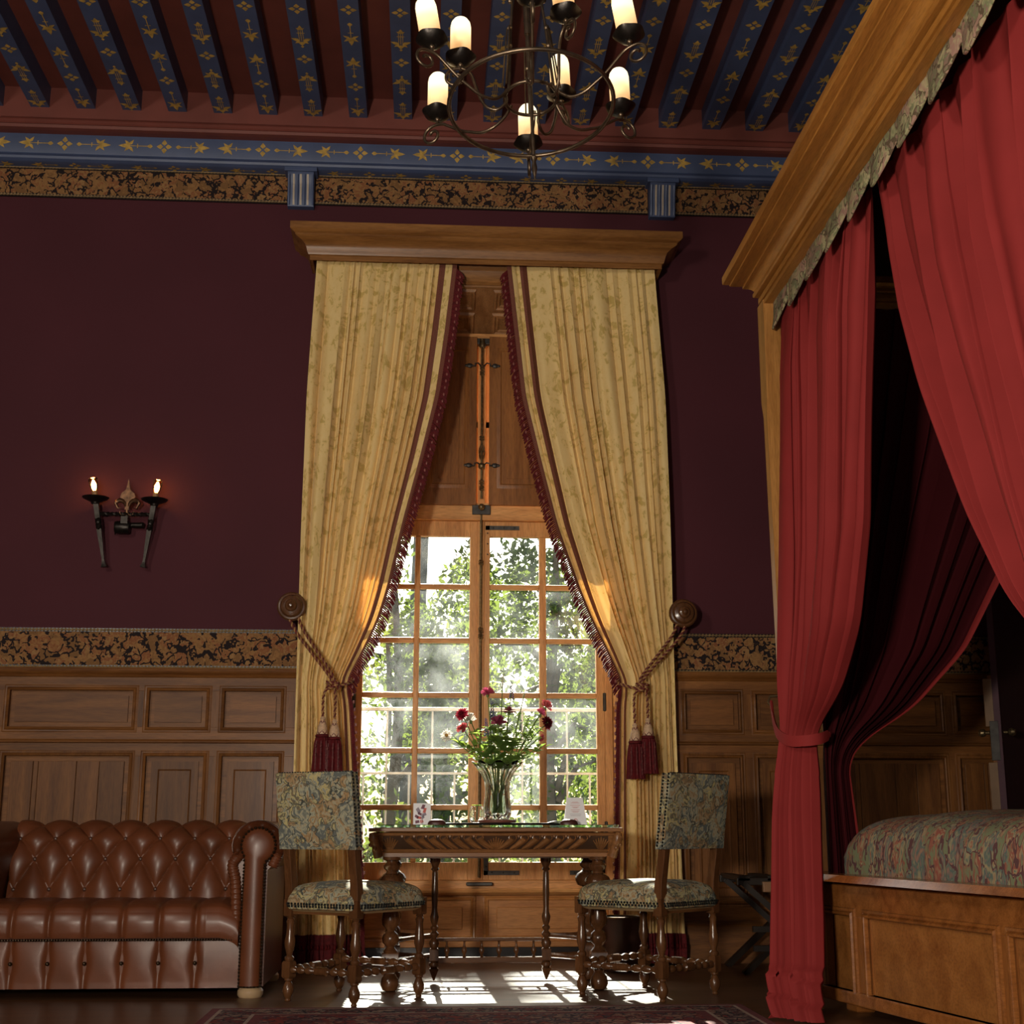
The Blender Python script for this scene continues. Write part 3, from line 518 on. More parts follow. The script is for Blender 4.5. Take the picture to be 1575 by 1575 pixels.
# central meeting bead, iron brackets, espagnolette
MB().box(.312, .358, 8.695, 8.715, .455, 2.72).box(.31, .362, 8.69, 8.74, 2.835, 3.955).build('meeting_stile', honZ, win, smooth=0, bevel=.005)
def bracket(x, z, dx, dz):
    b = MB(); L1_, w = .22, .026
    b.box(min(x, x+dx*L1_), max(x, x+dx*L1_), 8.700, 8.711, min(z, z+dz*w), max(z, z+dz*w)); b.box(min(x, x+dx*w), max(x, x+dx*w), 8.700, 8.711, min(z, z+dz*w), max(z, z+dz*L1_))
    for t_ in (.05, .12, .19): b.sphere((x+dx*t_, 8.699, z+dz*w/2), .005, 6, 4); b.sphere((x+dx*w/2, 8.699, z+dz*t_), .005, 6, 4)
    b.build('corner_bracket', steel, win, smooth=30)
bracket(.365, 2.69, 1, -1); bracket(.365, .485, 1, 1); bracket(1.12, .485, -1, 1)
er = MB(); xr_ = .335
er.tube([(xr_, 8.655, 2.86), (xr_, 8.655, 3.93)], .009, 8).tube([(xr_, 8.675, .47), (xr_, 8.675, 2.82)], .009, 8)
er.build('espagnolette_rod', brassold, win)
e2 = MB()
def collar(z, y=8.655, r=.018, h=.02): e2.lathe([(.008, z-h), (r*.7, z-h*.8), (r, z-h*.4), (r*.7, z), (r, z+h*.4), (r*.7, z+h*.8), (.008, z+h)], (xr_, y, 0), 12)
for z in (2.93, 2.97, 3.27, 3.72, 3.76): collar(z)
for z in (2.0, 1.96, 2.44, 1.2): collar(z, 8.675)
e2.lathe([(.0, 3.90), (.022, 3.90), (.026, 3.92), (.018, 3.94), (.02, 3.955), (0, 3.96)], (xr_, 8.655, 0), 12)
for k in range(5):
    a0 = 2*pi*k/5; e2.tube([(xr_+.020*sin(pi*u)*cos(a0+3*u), 8.655+.020*sin(pi*u)*sin(a0+3*u), 3.11+.13*u) for u in [i/10 for i in range(11)]], .0035, 5)
e2.sphere((xr_, 8.640, 3.075), .024, 12, 8); e2.sphere((xr_, 8.635, 2.80), .022, 12, 8)
e2.build('espagnolette_ornament', brassold, win)
kp = MB().box(xr_-.06, xr_+.06, 8.655, 8.672, 2.755, 2.82).box(xr_-.055, xr_+.055, 8.65, 8.70, 3.925, 3.965).box(xr_-.08, xr_+.08, 8.60, 8.665, .425, .445); kp.build('keeper_plate', steel, win, smooth=0, bevel=.004)
for z, zz in ((3.08, 3.07), (3.765, 3.755)):
    for sg in (-1, 1):
        h = MB().tube([(xr_+sg*.01, 8.64, z), (xr_+sg*.03, 8.615, z+.012), (xr_+sg*.05, 8.61, z+.006), (xr_+sg*.05, 8.615, z-.008), (xr_+sg*.07, 8.622, z-.004)], .005, 6)
        h.sphere((xr_+sg*.085, 8.625, z-.003), .016, 8, 6, (1.4, .4, 1)); h.sphere((xr_+sg*.105, 8.625, z-.003), .010, 8, 6, (1.4, .4, 1)); h.build('shutter_latch', steel, win)
# ------------------------------------------------------------------ outdoors
ext = MB().box(-14, WX0-.0, 8.96, 9.02, -1.2, 7).box(WX1, 14, 8.96, 9.02, -1.2, 7).box(WX0, WX1, 8.96, 9.02, 4.2, 7).box(-14, 14, 8.96, 9.02, -1.2, -.01).build('trim_7', stoneM, kind='structure', smooth=0, label='pale stone outer face of the house wall')
MB().box(-40, 40, 9.02, 70, -1.3, -1.2).build('lawn', grass, kind='structure', smooth=0)
rl_ = thing('balcony_railing', 'pale iron balcony railing outside the window panes', 'railing', (.35, 9.3, -.05))
MB().box(-.9, 1.6, 9.285, 9.315, 1.535, 1.56).build('top_rail', plain('pale_painted_iron', (.42, .40, .36), .5), rl_, smooth=0, bevel=.004)
pi_ = bpy.data.materials['pale_painted_iron']
MB().box(-.9, 1.6, 9.29, 9.31, 1.115, 1.13).build('middle_rail', pi_, rl_, smooth=0); MB().box(-.9, 1.6, 9.29, 9.31, -.05, -.03).build('bottom_rail', pi_, rl_, smooth=0)
x = -.87
k = 0
while x < 1.6:
    MB().lathe([(.007, -.05), (.007, 1.118 if k % 2 else 1.54)], (x, 9.3, 0), 8).build('bar', pi_, rl_); x += .1515; k += 1
MB().box(-1.2, 1.9, 9.02, 9.45, -.12, -.05).build('trim_8', stoneM, kind='structure', smooth=0, label='stone balcony slab outside the window')
def leafcloud(n, center, rad, size, seed, mb=None, shell=.55):
    r = random.Random(seed); b = mb or MB(); c = Vector(center)
    blobs = [(Vector((r.gauss(0, .42), r.gauss(0, .42), r.gauss(0, .42))), r.uniform(.25, .5)) for _ in range(14)]
    for i in range(n):
        bc, br = blobs[r.randrange(len(blobs))]
        v = Vector((r.gauss(0, 1), r.gauss(0, 1), r.gauss(0, 1))).normalized()*br*r.uniform(shell, 1)+bc
        q = Vector((c.x+v.x*rad[0], c.y+v.y*rad[1], c.z+v.z*rad[2]))
        u = Vector((r.gauss(0, 1), r.gauss(0, 1), r.gauss(0, 1))).normalized(); w = u.orthogonal().normalized(); w = Matrix.Rotation(r.uniform(0, 6.28), 3, u) @ w; s_ = size*r.uniform(.6, 1.3); t_ = u.cross(w)
        b.add([q-w*s_, q+t_*s_*.5, q+w*s_, q-t_*s_*.5], [(0, 1, 2, 3)])
    return b
def tree(lab, loc, h, trunk_r, crown, n, size, seed, lm, lean=0, grp=None):
    r = random.Random(seed); T = thing('tree', lab, 'tree', loc, 0, grp)
    top = Vector((loc[0]+lean, loc[1], loc[2]+h)); base = Vector(loc)
    pts = [base+(top-base)*u+Vector((sin(u*5+seed)*.12, 0, 0)) for u in [i/8 for i in range(9)]]
    MB().tube(pts, [trunk_r*(1-.75*i/8) for i in range(9)], 8).build('trunk', bark, T)
    for i in range(9):
        br = MB()
        u = r.uniform(.25, .9); p0 = base+(top-base)*u; a = r.uniform(0, 6.28); L_ = crown[0]*r.uniform(.5, .95)
        e = p0+Vector((cos(a)*L_, sin(a)*L_*.6, L_*r.uniform(.3, .8))); mdl = (p0+e)/2+Vector((0, 0, .2))
        br.tube([p0, mdl, e], [trunk_r*.38, trunk_r*.25, trunk_r*.08], 6); br.build('branch', bark, T)
    leafcloud(n, (loc[0]+lean*.7, loc[1], loc[2]+h*.72), crown, size, seed).build('foliage', lm, T, smooth=0, kind='stuff')
G = 'trees seen through the window panes'
tree('dense round tree behind the right panes, beyond the balcony', (3.6, 22, -1.2), 7.8, .22, (2.5, 1.7, 3.6), 9000, .075, 3, leafA, -.3, G)
tree('slender tree with crossing branches behind the left casement', (-.6, 17.6, -1.2), 5.4, .12, (1.15, .9, 2.1), 4200, .055, 5, leafA, .2, G)
tree('forked tree just right of the window mullion', (1.75, 17.6, -1.2), 5.6, .14, (.95, .9, 2.2), 4200, .055, 9, leafA, -.2, G)
tree('tall thin-crowned tree at the far left of the panes', (-3.6, 22.5, -1.2), 6.4, .18, (1.6, 1.3, 2.6), 3200, .08, 12, leafA, 0, G)
tree('very tall tree far behind, its unseen crown added to block the sun', (-.2, 26.6, -1.2), 17.3, .22, (2.3, 1.0, 1.0), 7500, .20, 17, leafA, 0, G)  # crown out of view, shaped and placed to keep sun off the far floor
for k, (x, h_) in enumerate(((-9.5, 5.2), (-4.6, 4.6), (.3, 6.6), (5.2, 8.2), (10.2, 8.4))):
    tree('broad sunlit tree in the distant tree line, %s' % ('farthest left', 'left of the slender tree', 'behind the mullion', 'behind the round tree', 'farthest right')[k], (x, 34+.3*k, -1.2), h_, .3, (1.95, 1.5, h_*.42), 7000, .12, 60+k, leafB if k < 3 else leafA, 0, G)
hd = thing('hedge', 'sunlit yellow-green hedge low behind the balcony railing', 'hedge', (.6, 13.4, -1.2))
hb = MB()
for k in range(8): leafcloud(2300, (-2.6+k*.95, 13.4+.2*sin(k*2.1), -.35+.12*sin(k*1.3)), (.9, .7, 1.45), .040, 40+k, hb)
hb.build('foliage', leafB, hd, smooth=0, kind='stuff')
h2 = thing('hedge', 'dim distant hedge closing the view under the far trees', 'hedge', (.5, 30.5, -1.2)); h2b = MB()
for k in range(9): leafcloud(1100, (-9+k*2.35, 30.5, .3), (2.0, .8, 2.6), .12, 80+k, h2b)
h2b.build('foliage', leafA, h2, smooth=0, kind='stuff')
st = MB()
for k in range(10): st.tube([(-2.8+k*.8, 13.4, -1.2), (-2.7+k*.8+.1*sin(k), 13.4, .3)], .03, 5)
st.build('stem', bark, hd)
# ================================================================== PELMET + CURTAINS
pl = thing('curtain_pelmet', 'long moulded oak pelmet box above the window curtains', 'pelmet', (.34, 8.18, 4.25))
PPR = [(0, 0), (0, .030), (-.010, .034), (-.016, .048), (-.022, .075), (-.034, .10), (-.058, .118), (-.082, .128), (-.088, .135), (-.088, .142), (-.10, .150), (-.112, .158), (-.118, .165), (-.118, .208), (0, .208)]
MB().sweep([(-.775, 8.3, 4.245), (-.775, 8.07, 4.245), (1.455, 8.07, 4.245), (1.455, 8.3, 4.245)], (0, 0, 1), [(a, b) for a, b in PPR], closed=False).build('cornice_moulding', pelW, pl, smooth=30)
MB().box(-.775, 1.455, 8.075, 8.30, 4.425, 4.45).build('top_board', pelW, pl, smooth=0)
MB().box(-.775, -.757, 8.075, 8.30, 4.25, 4.43).box(1.437, 1.455, 8.075, 8.30, 4.25, 4.43).box(-.757, 1.437, 8.072, 8.088, 4.25, 4.43).build('inner_board', pelW, pl, smooth=0)
def foldf(u, n, seed, wob=.35, ex=.62):
    w = u*n+wob*sin(2*pi*u*2.3+seed)+wob*.5*sin(2*pi*u*5.3+seed*2.1)
    return abs(sin(pi*w))**ex, w
def cloth(name, rows_, ends, n, amp, nrm, mats, bands, parent, seed, nu=360, nv=110, wob=.35, overlap=.35, cw=1.9, solid=0, sag=None, ex=.62, zig=.10):
    """rows_: function z-parameter v(0 top..1 bottom) -> (A, B) 3D end points of that horizontal line"""
    nrm = Vector(nrm); vs = []; uvs = []
    for j in range(nv):
        v = j/(nv-1); A, B = rows_(v); a_ = amp(v) if callable(amp) else amp
        du = (B-A)/n
        for i in range(nu):
            u = i/(nu-1); f, w = foldf(u, n, seed+v*.25, wob, ex)
            p = A.lerp(B, u)+nrm*(a_*(f-.5)*(1+.25*sin(7*u+seed)))+du*(overlap*sin(2*pi*w)*.5)*min(1, 6*u, 6*(1-u))
            p += nrm*(a_*zig*sin(23*u+9*v+seed))
            if sag: p += sag(u, v)
            vs.append(tuple(p)); uvs.append((u*cw, -v*4.2))
    fs = []; mi = []
    for j in range(nv-1):
        for i in range(nu-1):
            fs.append((j*nu+i, j*nu+i+1, (j+1)*nu+i+1, (j+1)*nu+i)); u = (i+.5)/(nu-1); v = (j+.5)/(nv-1); mi.append(bands(u, v))
    me = bpy.data.meshes.new(name)
    loc, rz = frame(parent) if parent is not None else (Vector((0, 0, 0)), 0)
    me.from_pydata([tuple(Vector(q)-loc) for q in vs], [], fs)
    for m_ in mats: me.materials.append(m_)
    me.polygons.foreach_set('material_index', mi)
    ul = me.uv_layers.new(name='cloth'); flat = []
    for f_ in fs:
        for k in f_: flat += uvs[k]
    ul.data.foreach_set('uv', flat); me.shade_smooth(); me.update()
    o_ = bpy.data.objects.new(name, me); COL.objects.link(o_)
    if parent is not None: o_.parent = parent; FR[o_.name] = frame(parent)
    if solid: b = o_.modifiers.new('solid', 'SOLIDIFY'); b.thickness = solid; b.offset = 0
    return o_, vs
rosebead = plain('rose_beige_silk', (.26, .075, .06), .5)
CIN = {'L': [(4.30, .155), (3.818, .105), (3.393, .05), (2.977, -.045), (2.571, -.148), (2.174, -.236), (1.978, -.295), (1.785, -.385), (1.67, -.445), (1.60, -.478), (1.50, -.452), (1.036, -.415), (.566, -.37), (.0, -.345)],
       'R': [(4.30, .465), (3.827, .515), (3.403, .562), (2.989, .662), (2.583, .765), (2.186, .905), (1.991, .985), (1.797, 1.08), (1.682, 1.13), (1.605, 1.165), (1.50, 1.145), (1.036, 1.135), (.566, 1.125), (.0, 1.11)]}
COUT = {'L': [(4.30, -.735), (3.375, -.77), (2.56, -.775), (1.6, -.768), (1.0, -.765), (0, -.745)],
        'R': [(4.30, 1.42), (3.42, 1.47), (2.6, 1.478), (1.6, 1.48), (1.0, 1.49), (0, 1.505)]}
def tieprof(z): return math.exp(-((z-1.59)/.20)**2)
for side, sg in (('L', 1), ('R', -1)):
    lab = 'gold damask curtain %s of the window, tied back, with brown braid and burgundy fringe' % ('left' if side == 'L' else 'right')
    T = thing('curtain', lab, 'curtain', (-.6 if side == 'L' else 1.3, 8.12, 0), 0, 'window curtains')
    ztop, zbot = 4.285, .012
    def rws(v, side=side):
        z = ztop+(zbot-ztop)*v; xo = smoothtab(COUT[side], z, .1); xi = smoothtab(CIN[side], z, .06)
        y = 8.155-.02*tieprof(z); return Vector((xo, y, z)), Vector((xi, y+.02, z))
    def ampf(v):
        z = ztop+(zbot-ztop)*v; return .030+.040*min(1, v*6)-.022*tieprof(z)
    def bnd(u, v):
        z = ztop+(zbot-ztop)*v
        if z < .185: return 2 if z > .155 else 3
        if .862 < u < .918: return 1
        return 1 if u > .965 else 0
    cl, vs = cloth('curtain_cloth', rws, None, 11.0, ampf, (0, -1, 0), [damM, gimp, gimp, burg], bnd, T, 1.7 if side == 'L' else 4.1, nu=420, nv=130, cw=1.7, ex=.40, wob=.5, zig=.2)
    nu, nv = 420, 130
    # bullion fringe along the leading edge
    f = MB(); r = random.Random(5)
    j = 2
    acc = 0; last = Vector(vs[2*nu+nu-1])
    edge = [Vector(vs[j*nu+nu-1]) for j in range(nv)]
    dense = []
    for a, b in zip(edge, edge[1:]):
        k = max(1, int((b-a).length/.011)); dense += [a.lerp(b, q/k) for q in range(k)]
    for i, p in enumerate(dense):
        if p.z > 4.25 or p.z < .1: continue
        slope = 1 if p.z > 1.58 else .35
        e = p+Vector((sg*.040*slope+sg*r.uniform(0, .008), -.006+r.uniform(-.006, .006), -.042-r.uniform(0, .014)))
        f.tube([p+Vector((0, -.004, 0)), (p+e)/2+Vector((sg*.006, -.006, 0)), e], [.0055, .0065, .0045], 4)
    f.build('edge_fringe', burg, T, smooth=60, kind='stuff')
    f = MB()
    for i, p in enumerate(dense):
        if i % 4 == 0 and .3 < p.z < 4.22: f.sphere((p.x+sg*.026, p.y-.016, p.z-.012), .0065, 6, 4, (1, 1, 1.7))
    f.build('fringe_bead', rosebead, T, kind='stuff')
    f = MB()
    row = [Vector(vs[(nv-6)*nu+i]) for i in range(0, nu, 2)]
    for i, p in enumerate(row):
        f.tube([Vector((p.x, p.y-.008, .175)), Vector((p.x+r.uniform(-.004, .004), p.y-.014, .09)), Vector((p.x+r.uniform(-.006, .006), p.y-.012, .014))], [.005, .0055, .004], 4)
        if i % 9 == 0: f.sphere((p.x, p.y-.022, .11), .009, 6, 4, (1, 1, 1.8))
    f.build('bottom_fringe', burg, T, smooth=60, kind='stuff')
# turned tieback knobs on the wall
for kx, kz, lab in ((-.811, 2.052, 'turned oak tieback knob on the wall left of the window'), (1.540, 2.035, 'turned oak tieback knob on the wall right of the window')):
    T = thing('tieback_knob', lab, 'knob', (kx, 8.3, kz), 0, 'turned tieback knobs')
    b = MB().lathe([(0, -.265), (.008, -.264), (.014, -.258), (.020, -.250), (.030, -.246), (.036, -.238), (.037, -.232), (.046, -.230), (.058, -.226), (.066, -.216), (.068, -.208), (.078, -.206), (.086, -.196), (.087, -.184), (.080, -.172), (.062, -.165), (.040, -.158), (0, -.156)], (kx, 8.3, kz), 32, 'Y')
    b.build('knob_head', walnut, T, smooth=25)
    MB().lathe([(0, -.16), (.022, -.16), (.020, -.10), (.028, -.03), (.045, -.02), (.048, 0), (0, 0)], (kx, 8.3, kz), 20, 'Y').build('knob_stem', walnut, T, smooth=30)
def twist(mb2, pts, R, r, pitch, n=2, step=.006, phase=0):
    """n twisted plies along a polyline; returns list of tubes into the given builders"""
    P = [Vector(p) for p in pts]; dense = []
    for a, b in zip(P, P[1:]):
        k = max(1, int((b-a).length/step)); dense += [a.lerp(b, q/k) for q in range(k)]
    dense.append(P[-1]); u = (dense[1]-dense[0]).orthogonal().normalized(); s_ = 0; out = [[] for _ in range(n)]
    for i, p in enumerate(dense):
        t_ = (dense[min(i+1, len(dense)-1)]-dense[max(i-1, 0)]).normalized(); u = (u-t_*u.dot(t_)).normalized(); w = t_.cross(u)
        for k in range(n):
            a = 2*pi*(s_/pitch+k/n)+phase; out[k].append(p+(u*cos(a)+w*sin(a))*R)
        if i < len(dense)-1: s_ += (dense[i+1]-p).length
    for k in range(n): mb2[k % len(mb2)].tube(out[k], r, 6)
def smoothp(pts, k=6):   # Catmull-Rom
    P = [Vector(p) for p in pts]; out = []
    for i in range(len(P)-1):
        p0, p1, p2, p3 = P[max(i-1, 0)], P[i], P[i+1], P[min(i+2, len(P)-1)]
        for q in range(k):
            t_ = q/k; out.append(.5*((2*p1)+(-p0+p2)*t_+(2*p0-5*p1+4*p2-p3)*t_*t_+(-p0+3*p1-3*p2+p3)*t_**3))
    out.append(P[-1]); return out
ropeA = plain('burgundy_rope_ply', (.12, .014, .012), .6); ropeB = plain('gold_rope_ply', (.34, .17, .06), .55)
for side, kx, kz, sg, lab in (('L', -.811, 2.052, 1, 'twisted rope tieback with two burgundy tassels on the left curtain'), ('R', 1.540, 2.035, -1, 'twisted rope tieback with two burgundy tassels on the right curtain')):
    knot = Vector((-.552 if side == 'L' else 1.262, 8.015, 1.575)); xi = -.47 if side == 'L' else 1.165
    T = thing('curtain_tieback', lab, 'tieback', tuple(knot), 0, 'rope tiebacks with tassels')
    ra, rb = MB(), MB()
    twist((ra, rb), smoothp([(kx-.020*sg, 8.115, kz-.03), (kx+.03*sg, 8.09, kz-.15), knot+Vector((-.02*sg, .0, .06)), knot]), .0052, .0056, .036)
    twist((ra, rb), smoothp([(kx+.035*sg, 8.115, kz-.03), (kx+.075*sg, 8.08, kz-.14), knot+Vector((-.005*sg, -.004, .07)), knot+Vector((.01*sg, 0, 0))]), .0052, .0056, .036)
    twist((ra, rb), smoothp([knot, knot+Vector((.035*sg, -.004, -.004)), Vector((xi+.005*sg, 8.045, 1.592)), Vector((xi+.028*sg, 8.12, 1.62)), Vector((xi-.02*sg, 8.20, 1.68)), Vector((kx+.2*sg, 8.25, 1.85)), Vector((kx, 8.17, kz))]), .0052, .0056, .036)
    for q in (-1, 1):     # knot loops
        twist((ra, rb), smoothp([knot+Vector((-.035, -.005, .02*q)), knot+Vector((0, -.025, .014*q)), knot+Vector((.035, -.01, -.014*q)), knot+Vector((.02, .015, -.02*q)), knot+Vector((-.03, .012, .005))]), .0052, .0056, .036)
    tx = (( -.598, 1.375), (-.530, 1.360)) if side == 'L' else ((1.215, 1.345), (1.292, 1.375))
    for k, (x, z) in enumerate(tx):
        twist((ra, rb), smoothp([knot+Vector(((x-knot.x)*.5, -.01, -.01)), Vector((x, 8.0, knot.z-.06)), Vector((x, 7.995, z+.02))]), .0048, .0052, .034)
    ra.build('rope_ply', ropeA, T, smooth=60); rb.build('rope_ply', ropeB, T, smooth=60)
    for k, (x, z) in enumerate(tx):
        c = (x, 7.995, z)
        h = MB().lathe([(.0, .02), (.010, .02), (.016, .008), (.012, 0), (.016, -.01), (.026, -.035), (.031, -.065), (.033, -.085), (.0, -.09)], c, 16).build('tassel_head', tassel_c, T)
        nt_ = MB()
        for s_ in (1, -1):
            for a in range(6):
                nt_.tube([(x+.002*0+(.014+.020*u)*cos(a*pi/3+s_*u*2.2), 7.995+(.014+.020*u)*sin(a*pi/3+s_*u*2.2), z-.005-.08*u) for u in [i/7 for i in range(8)]], .0028, 4)
        nt_.build('tassel_netting', ropeA, h)
        MB().lathe([(.0, .012), (.028, .012), (.040, .004), (.040, -.006), (.03, -.012), (0, -.012)], (x, 7.995, z-.09), 20, mod=lambda a, h_: 1+.1*sin(a*10)).build('tassel_ruff', burg, h)
        sk_ = MB().lathe([(.036, -.10), (.043, -.13), (.048, -.20), (.051, -.27), (.053, -.300), (.0, -.296)], c, 64, mod=lambda a, h_: 1+.07*sin(a*16)+.03*sin(a*7+h_*30)).build('tassel_skirt', burg, T, smooth=50)
        dg = MB()
        for a in (-2.2, -1.6, -1.0): dg.tube([(x+.05*cos(a), 7.995+.054*sin(a), z-.12), (x+.055*cos(a), 7.995+.060*sin(a), z-.28)], .003, 4); [dg.sphere((x+.054*cos(a), 7.995+.058*sin(a), z-.15-.05*q), .006, 6, 4, (1, 1, 1.8)) for q in range(3)]
        dg.build('tassel_pendant', ropeA, sk_)
# ================================================================== WALL SCONCE
SX = -1.845
T = thing('wall_sconce', 'two-light wrought iron wall sconce with a fleur-de-lis, on the burgundy wall', 'sconce', (SX, 8.3, 2.55))
def torch(x0, z0, x1, z1, par, rot):   # saucer centre to foot
    top = Vector((x0, 8.19, z0)); foot = Vector((x1, 8.235, z1)); d = foot-top
    MB().tube([top+d*u for u in (0, .12, .28, .30)], [.020, .021, .020, .016], 4).tube([top+d*u for u in (.42, .44, .60, .88, .93, 1.0)], [.016, .020, .017, .010, .012, .024], 4).build('torch_shaft', iron, par, smooth=20)
    ra = MB(); twist((ra, ra), [top+d*.28, top+d*.44], .009, .011, .05, 3); ra.build('torch_twist', iron, par)
    MB().lathe([(.0, -.030), (.022, -.030), (.026, -.018), (.055, -.004), (.076, .006), (.080, .012), (.074, .012), (.04, .004), (0, 0)], tuple(top), 28).build('drip_saucer', iron, par, smooth=30)
    n_ = -d.normalized()
    s = MB().tube([top, top+n_*.052], .017, 12).build('lamp_socket', ropeB, par)
    b0 = top+n_*.045
    MB().tube([b0+n_*q for q in (0, .015, .03, .07, .085, .092)], [.014, .018, .024, .029, .026, .012], 16).build('bulb', bulbM, par)
    MB().tube([b0+n_*q for q in (.004, .03, .05, .075)], [.006, .015, .015, .005], 10).build('filament', filM, par)
    lp = lamp('bulb_light', 'POINT', tuple(b0+n_*.05), (0, 0, 0), 2.6, (1, .42, .14), .010); lp.parent = par; lp.location = b0+n_*.05-frame(par)[0]
torch(-2.020, 2.707, -1.952, 2.30, T, 0); torch(-1.668, 2.700, -1.722, 2.30, T, 0)
ra = MB(); twist((ra, ra), [(-2.0, 8.20, 2.62), (-1.69, 8.20, 2.62)], .006, .008, .05, 2); ra.build('twisted_cross_bar', iron, T)
pe = MB().box(SX-.02, SX+.02, 8.20, 8.215, 2.56, 2.63)
pe.tube([(SX-.055, 8.23, 2.575), (SX-.055, 8.215, 2.53), (SX-.055, 8.24, 2.50)], .004, 5)
pe.lathe([(.0, -.045), (.036, -.043), (.040, -.03), (.040, .03), (.036, .043), (0, .045)], (SX-.015, 8.235, 2.545), 20, 'X'); pe.lathe([(0, -.04), (.016, -.038), (.02, .03), (.014, .04), (0, .042)], (SX+.07, 8.26, 2.565), 12, 'X')
pe.build('wall_bracket', iron, T, smooth=30)
fl = MB()
y0 = 8.195
fl.prism([(0, .175), (.008, .13), (.013, .105), (.038, .085), (.045, .062), (.036, .035), (.014, .018), (.010, 0), (-.010, 0), (-.014, .018), (-.036, .035), (-.045, .062), (-.038, .085), (-.013, .105), (-.008, .13)], (SX+.035-.02, y0, 2.665), (1, 0, 0), (0, 0, 1), -.004, .004)
for sg in (1, -1):
    cx_ = SX+.015
    fl.tube([(cx_+sg*(.008+.035*(1-cos(a))*1.0), y0, 2.66+.045*sin(a)) for a in [i*.25 for i in range(11)]]+[(cx_+sg*.055, y0, 2.655), (cx_+sg*.040, y0, 2.66)], [.006]+[.008+.006*sin(i*.3) for i in range(10)]+[.006, .005], 8)
    fl.tube([(cx_+sg*(.006+.018*(1-cos(a))), y0, 2.635-.022*sin(a)) for a in [i*.35 for i in range(10)]], .005, 6)
fl.box(SX+.015-.012, SX+.015+.012, y0-.008, y0+.008, 2.645, 2.665).box(SX+.011, SX+.019, y0-.004, y0+.004, 2.61, 2.66)
fl.build('fleur_de_lis', rusty, T, smooth=40)
# ================================================================== CHANDELIER
CC = Vector((.324, 4.205, 3.169)); ax_, ay_ = -.156, -.027
ROT = Matrix.Translation(CC) @ Matrix.Rotation(ax_, 4, 'X') @ Matrix.Rotation(ay_, 4, 'Y')
T = thing('chandelier', 'black wrought iron ring chandelier with glowing candle lamps', 'chandelier', tuple(CC))
def CM():
    b = MB(); b.T = ROT; return b
def ring(R, r, h, n=64): return [(R*cos(2*pi*i/n), R*sin(2*pi*i/n), h) for i in range(n)]
CM().tube(ring(.28, 0, 0), .0075, 8, True).build('outer_ring', ironb, T, smooth=60); CM().tube(ring(.090, 0, .03, 40), .006, 8, True).build('inner_ring', ironb, T, smooth=60)
CM().tube([(0, 0, -.30), (0, 0, -.26), (0, 0, .40)], [.003, .006, .0065], 8).tube([(0, 0, .30), (0, 0, .62)], .012, 8).lathe([(0, -.30), (.006, -.28), (.010, -.255), (.006, -.23), (.012, -.215), (.006, -.205)], (0, 0, 0), 10).build('centre_rod', ironb, T)
CM().lathe([(0, 1.35), (.03, 1.35), (.05, 1.2), (.02, .65), (.045, .60), (.05, .58), (0, .57)], (0, 0, 0), 20).build('hub', iron, T)
phi = .059
for k in range(3):
    a = radians(90+120*k)+phi+.5
    h = CM(); h.tube([(.088*sin(a), .088*cos(a), .03), (.07*sin(a), .07*cos(a), .3), (.04*sin(a), .04*cos(a), .60)], .005, 6)
    for q in (.22, .30, .42): r_ = .088-.05*q; h.sphere((r_*sin(a), r_*cos(a), q), .010, 8, 5)
    h.tube([((.095+.012)*sin(a+.12), (.095+.012)*cos(a+.12), .04), (.08*sin(a+.1), .08*cos(a+.1), .3)], .003, 5).tube([((.095+.012)*sin(a-.12), (.095+.012)*cos(a-.12), .04), (.08*sin(a-.1), .08*cos(a-.1), .3)], .003, 5)
    h.build('hanger_rod', ironb, T)
CM().tube([(0, 0, 1.3), (0, 0, 2.2)], .01, 6).build('suspension_chain', iron, T)
def carm(a, R, H, r0, tiltj):
    e = Vector((sin(a), cos(a), 0)); q = Vector((cos(a), -sin(a), 0))
    def P(r_, h, o=0): return e*r_+Z3*h+q*o
    if R > .3:
        pts = [P(.085, .045, .015), P(.11, .005, .01), P(.15, -.028), P(.20, -.030), P(.25, -.006), P(.28, .010), P(.33, .050), P(.36, .072), P(.395, .078)]
    else:
        pts = [P(.088, .04, -.01), P(.085, .0, -.02), P(.12, -.03, -.02), P(.16, .0, -.01), P(.185, .08), P(.20, .135), P(.225, .160), P(.25, .163)]
    # spiral curling outwards and under the saucer
    c = P(pts[-1].dot(e)+.004, pts[-1].z-.040)
    for i in range(1, 16):
        u = i/15; an = pi/2-u*2*pi*1.15; rr = .040*(1-.68*u); pts.append(c+e*rr*cos(an)+Z3*rr*sin(an))
    b = CM().tube(smoothp(pts, 3), .0055, 7)
    b.tube([P(R, H-.035), P(R, H-.005)], .006, 6).sphere(P(R, H-.012), .010, 8, 5)
    arm = b.build('scroll_arm', ironb, T, smooth=60)
    sc = CM(); ct = P(R, H); sc.lathe([(.0, -.008), (.018, -.008), (.036, .002), (.048, .014), (.053, .021), (.050, .024), (.034, .010), (0, .006)], tuple(ct), 32, mod=lambda an, h: 1+(.05*sin(an*5+a*3) if h > .01 else 0)).build('drip_saucer', iron, arm, smooth=40)
    cn = MB(); tj = Matrix.Rotation(tiltj, 4, 'Y'); cn.T = ROT @ Matrix.Translation(ct) @ tj
    cn.lathe([(.0, .014), (.034, .014), (.0362, .03), (.0358, .150), (.033, .166), (.026, .178), (.015, .185), (0, .187)], (0, 0, 0), 28).build('candle_lamp', candleM, arm, smooth=50)
tj = [.02, .02, -.10, -.02, -.12, .03]
for k in range(6): carm(radians(60*k)+phi, .377, .110, 0, tj[k])
for k, an in enumerate((30, 150, 270)): carm(radians(an)+phi, .237, .190, 0, (-.0, -.06, .03)[k])
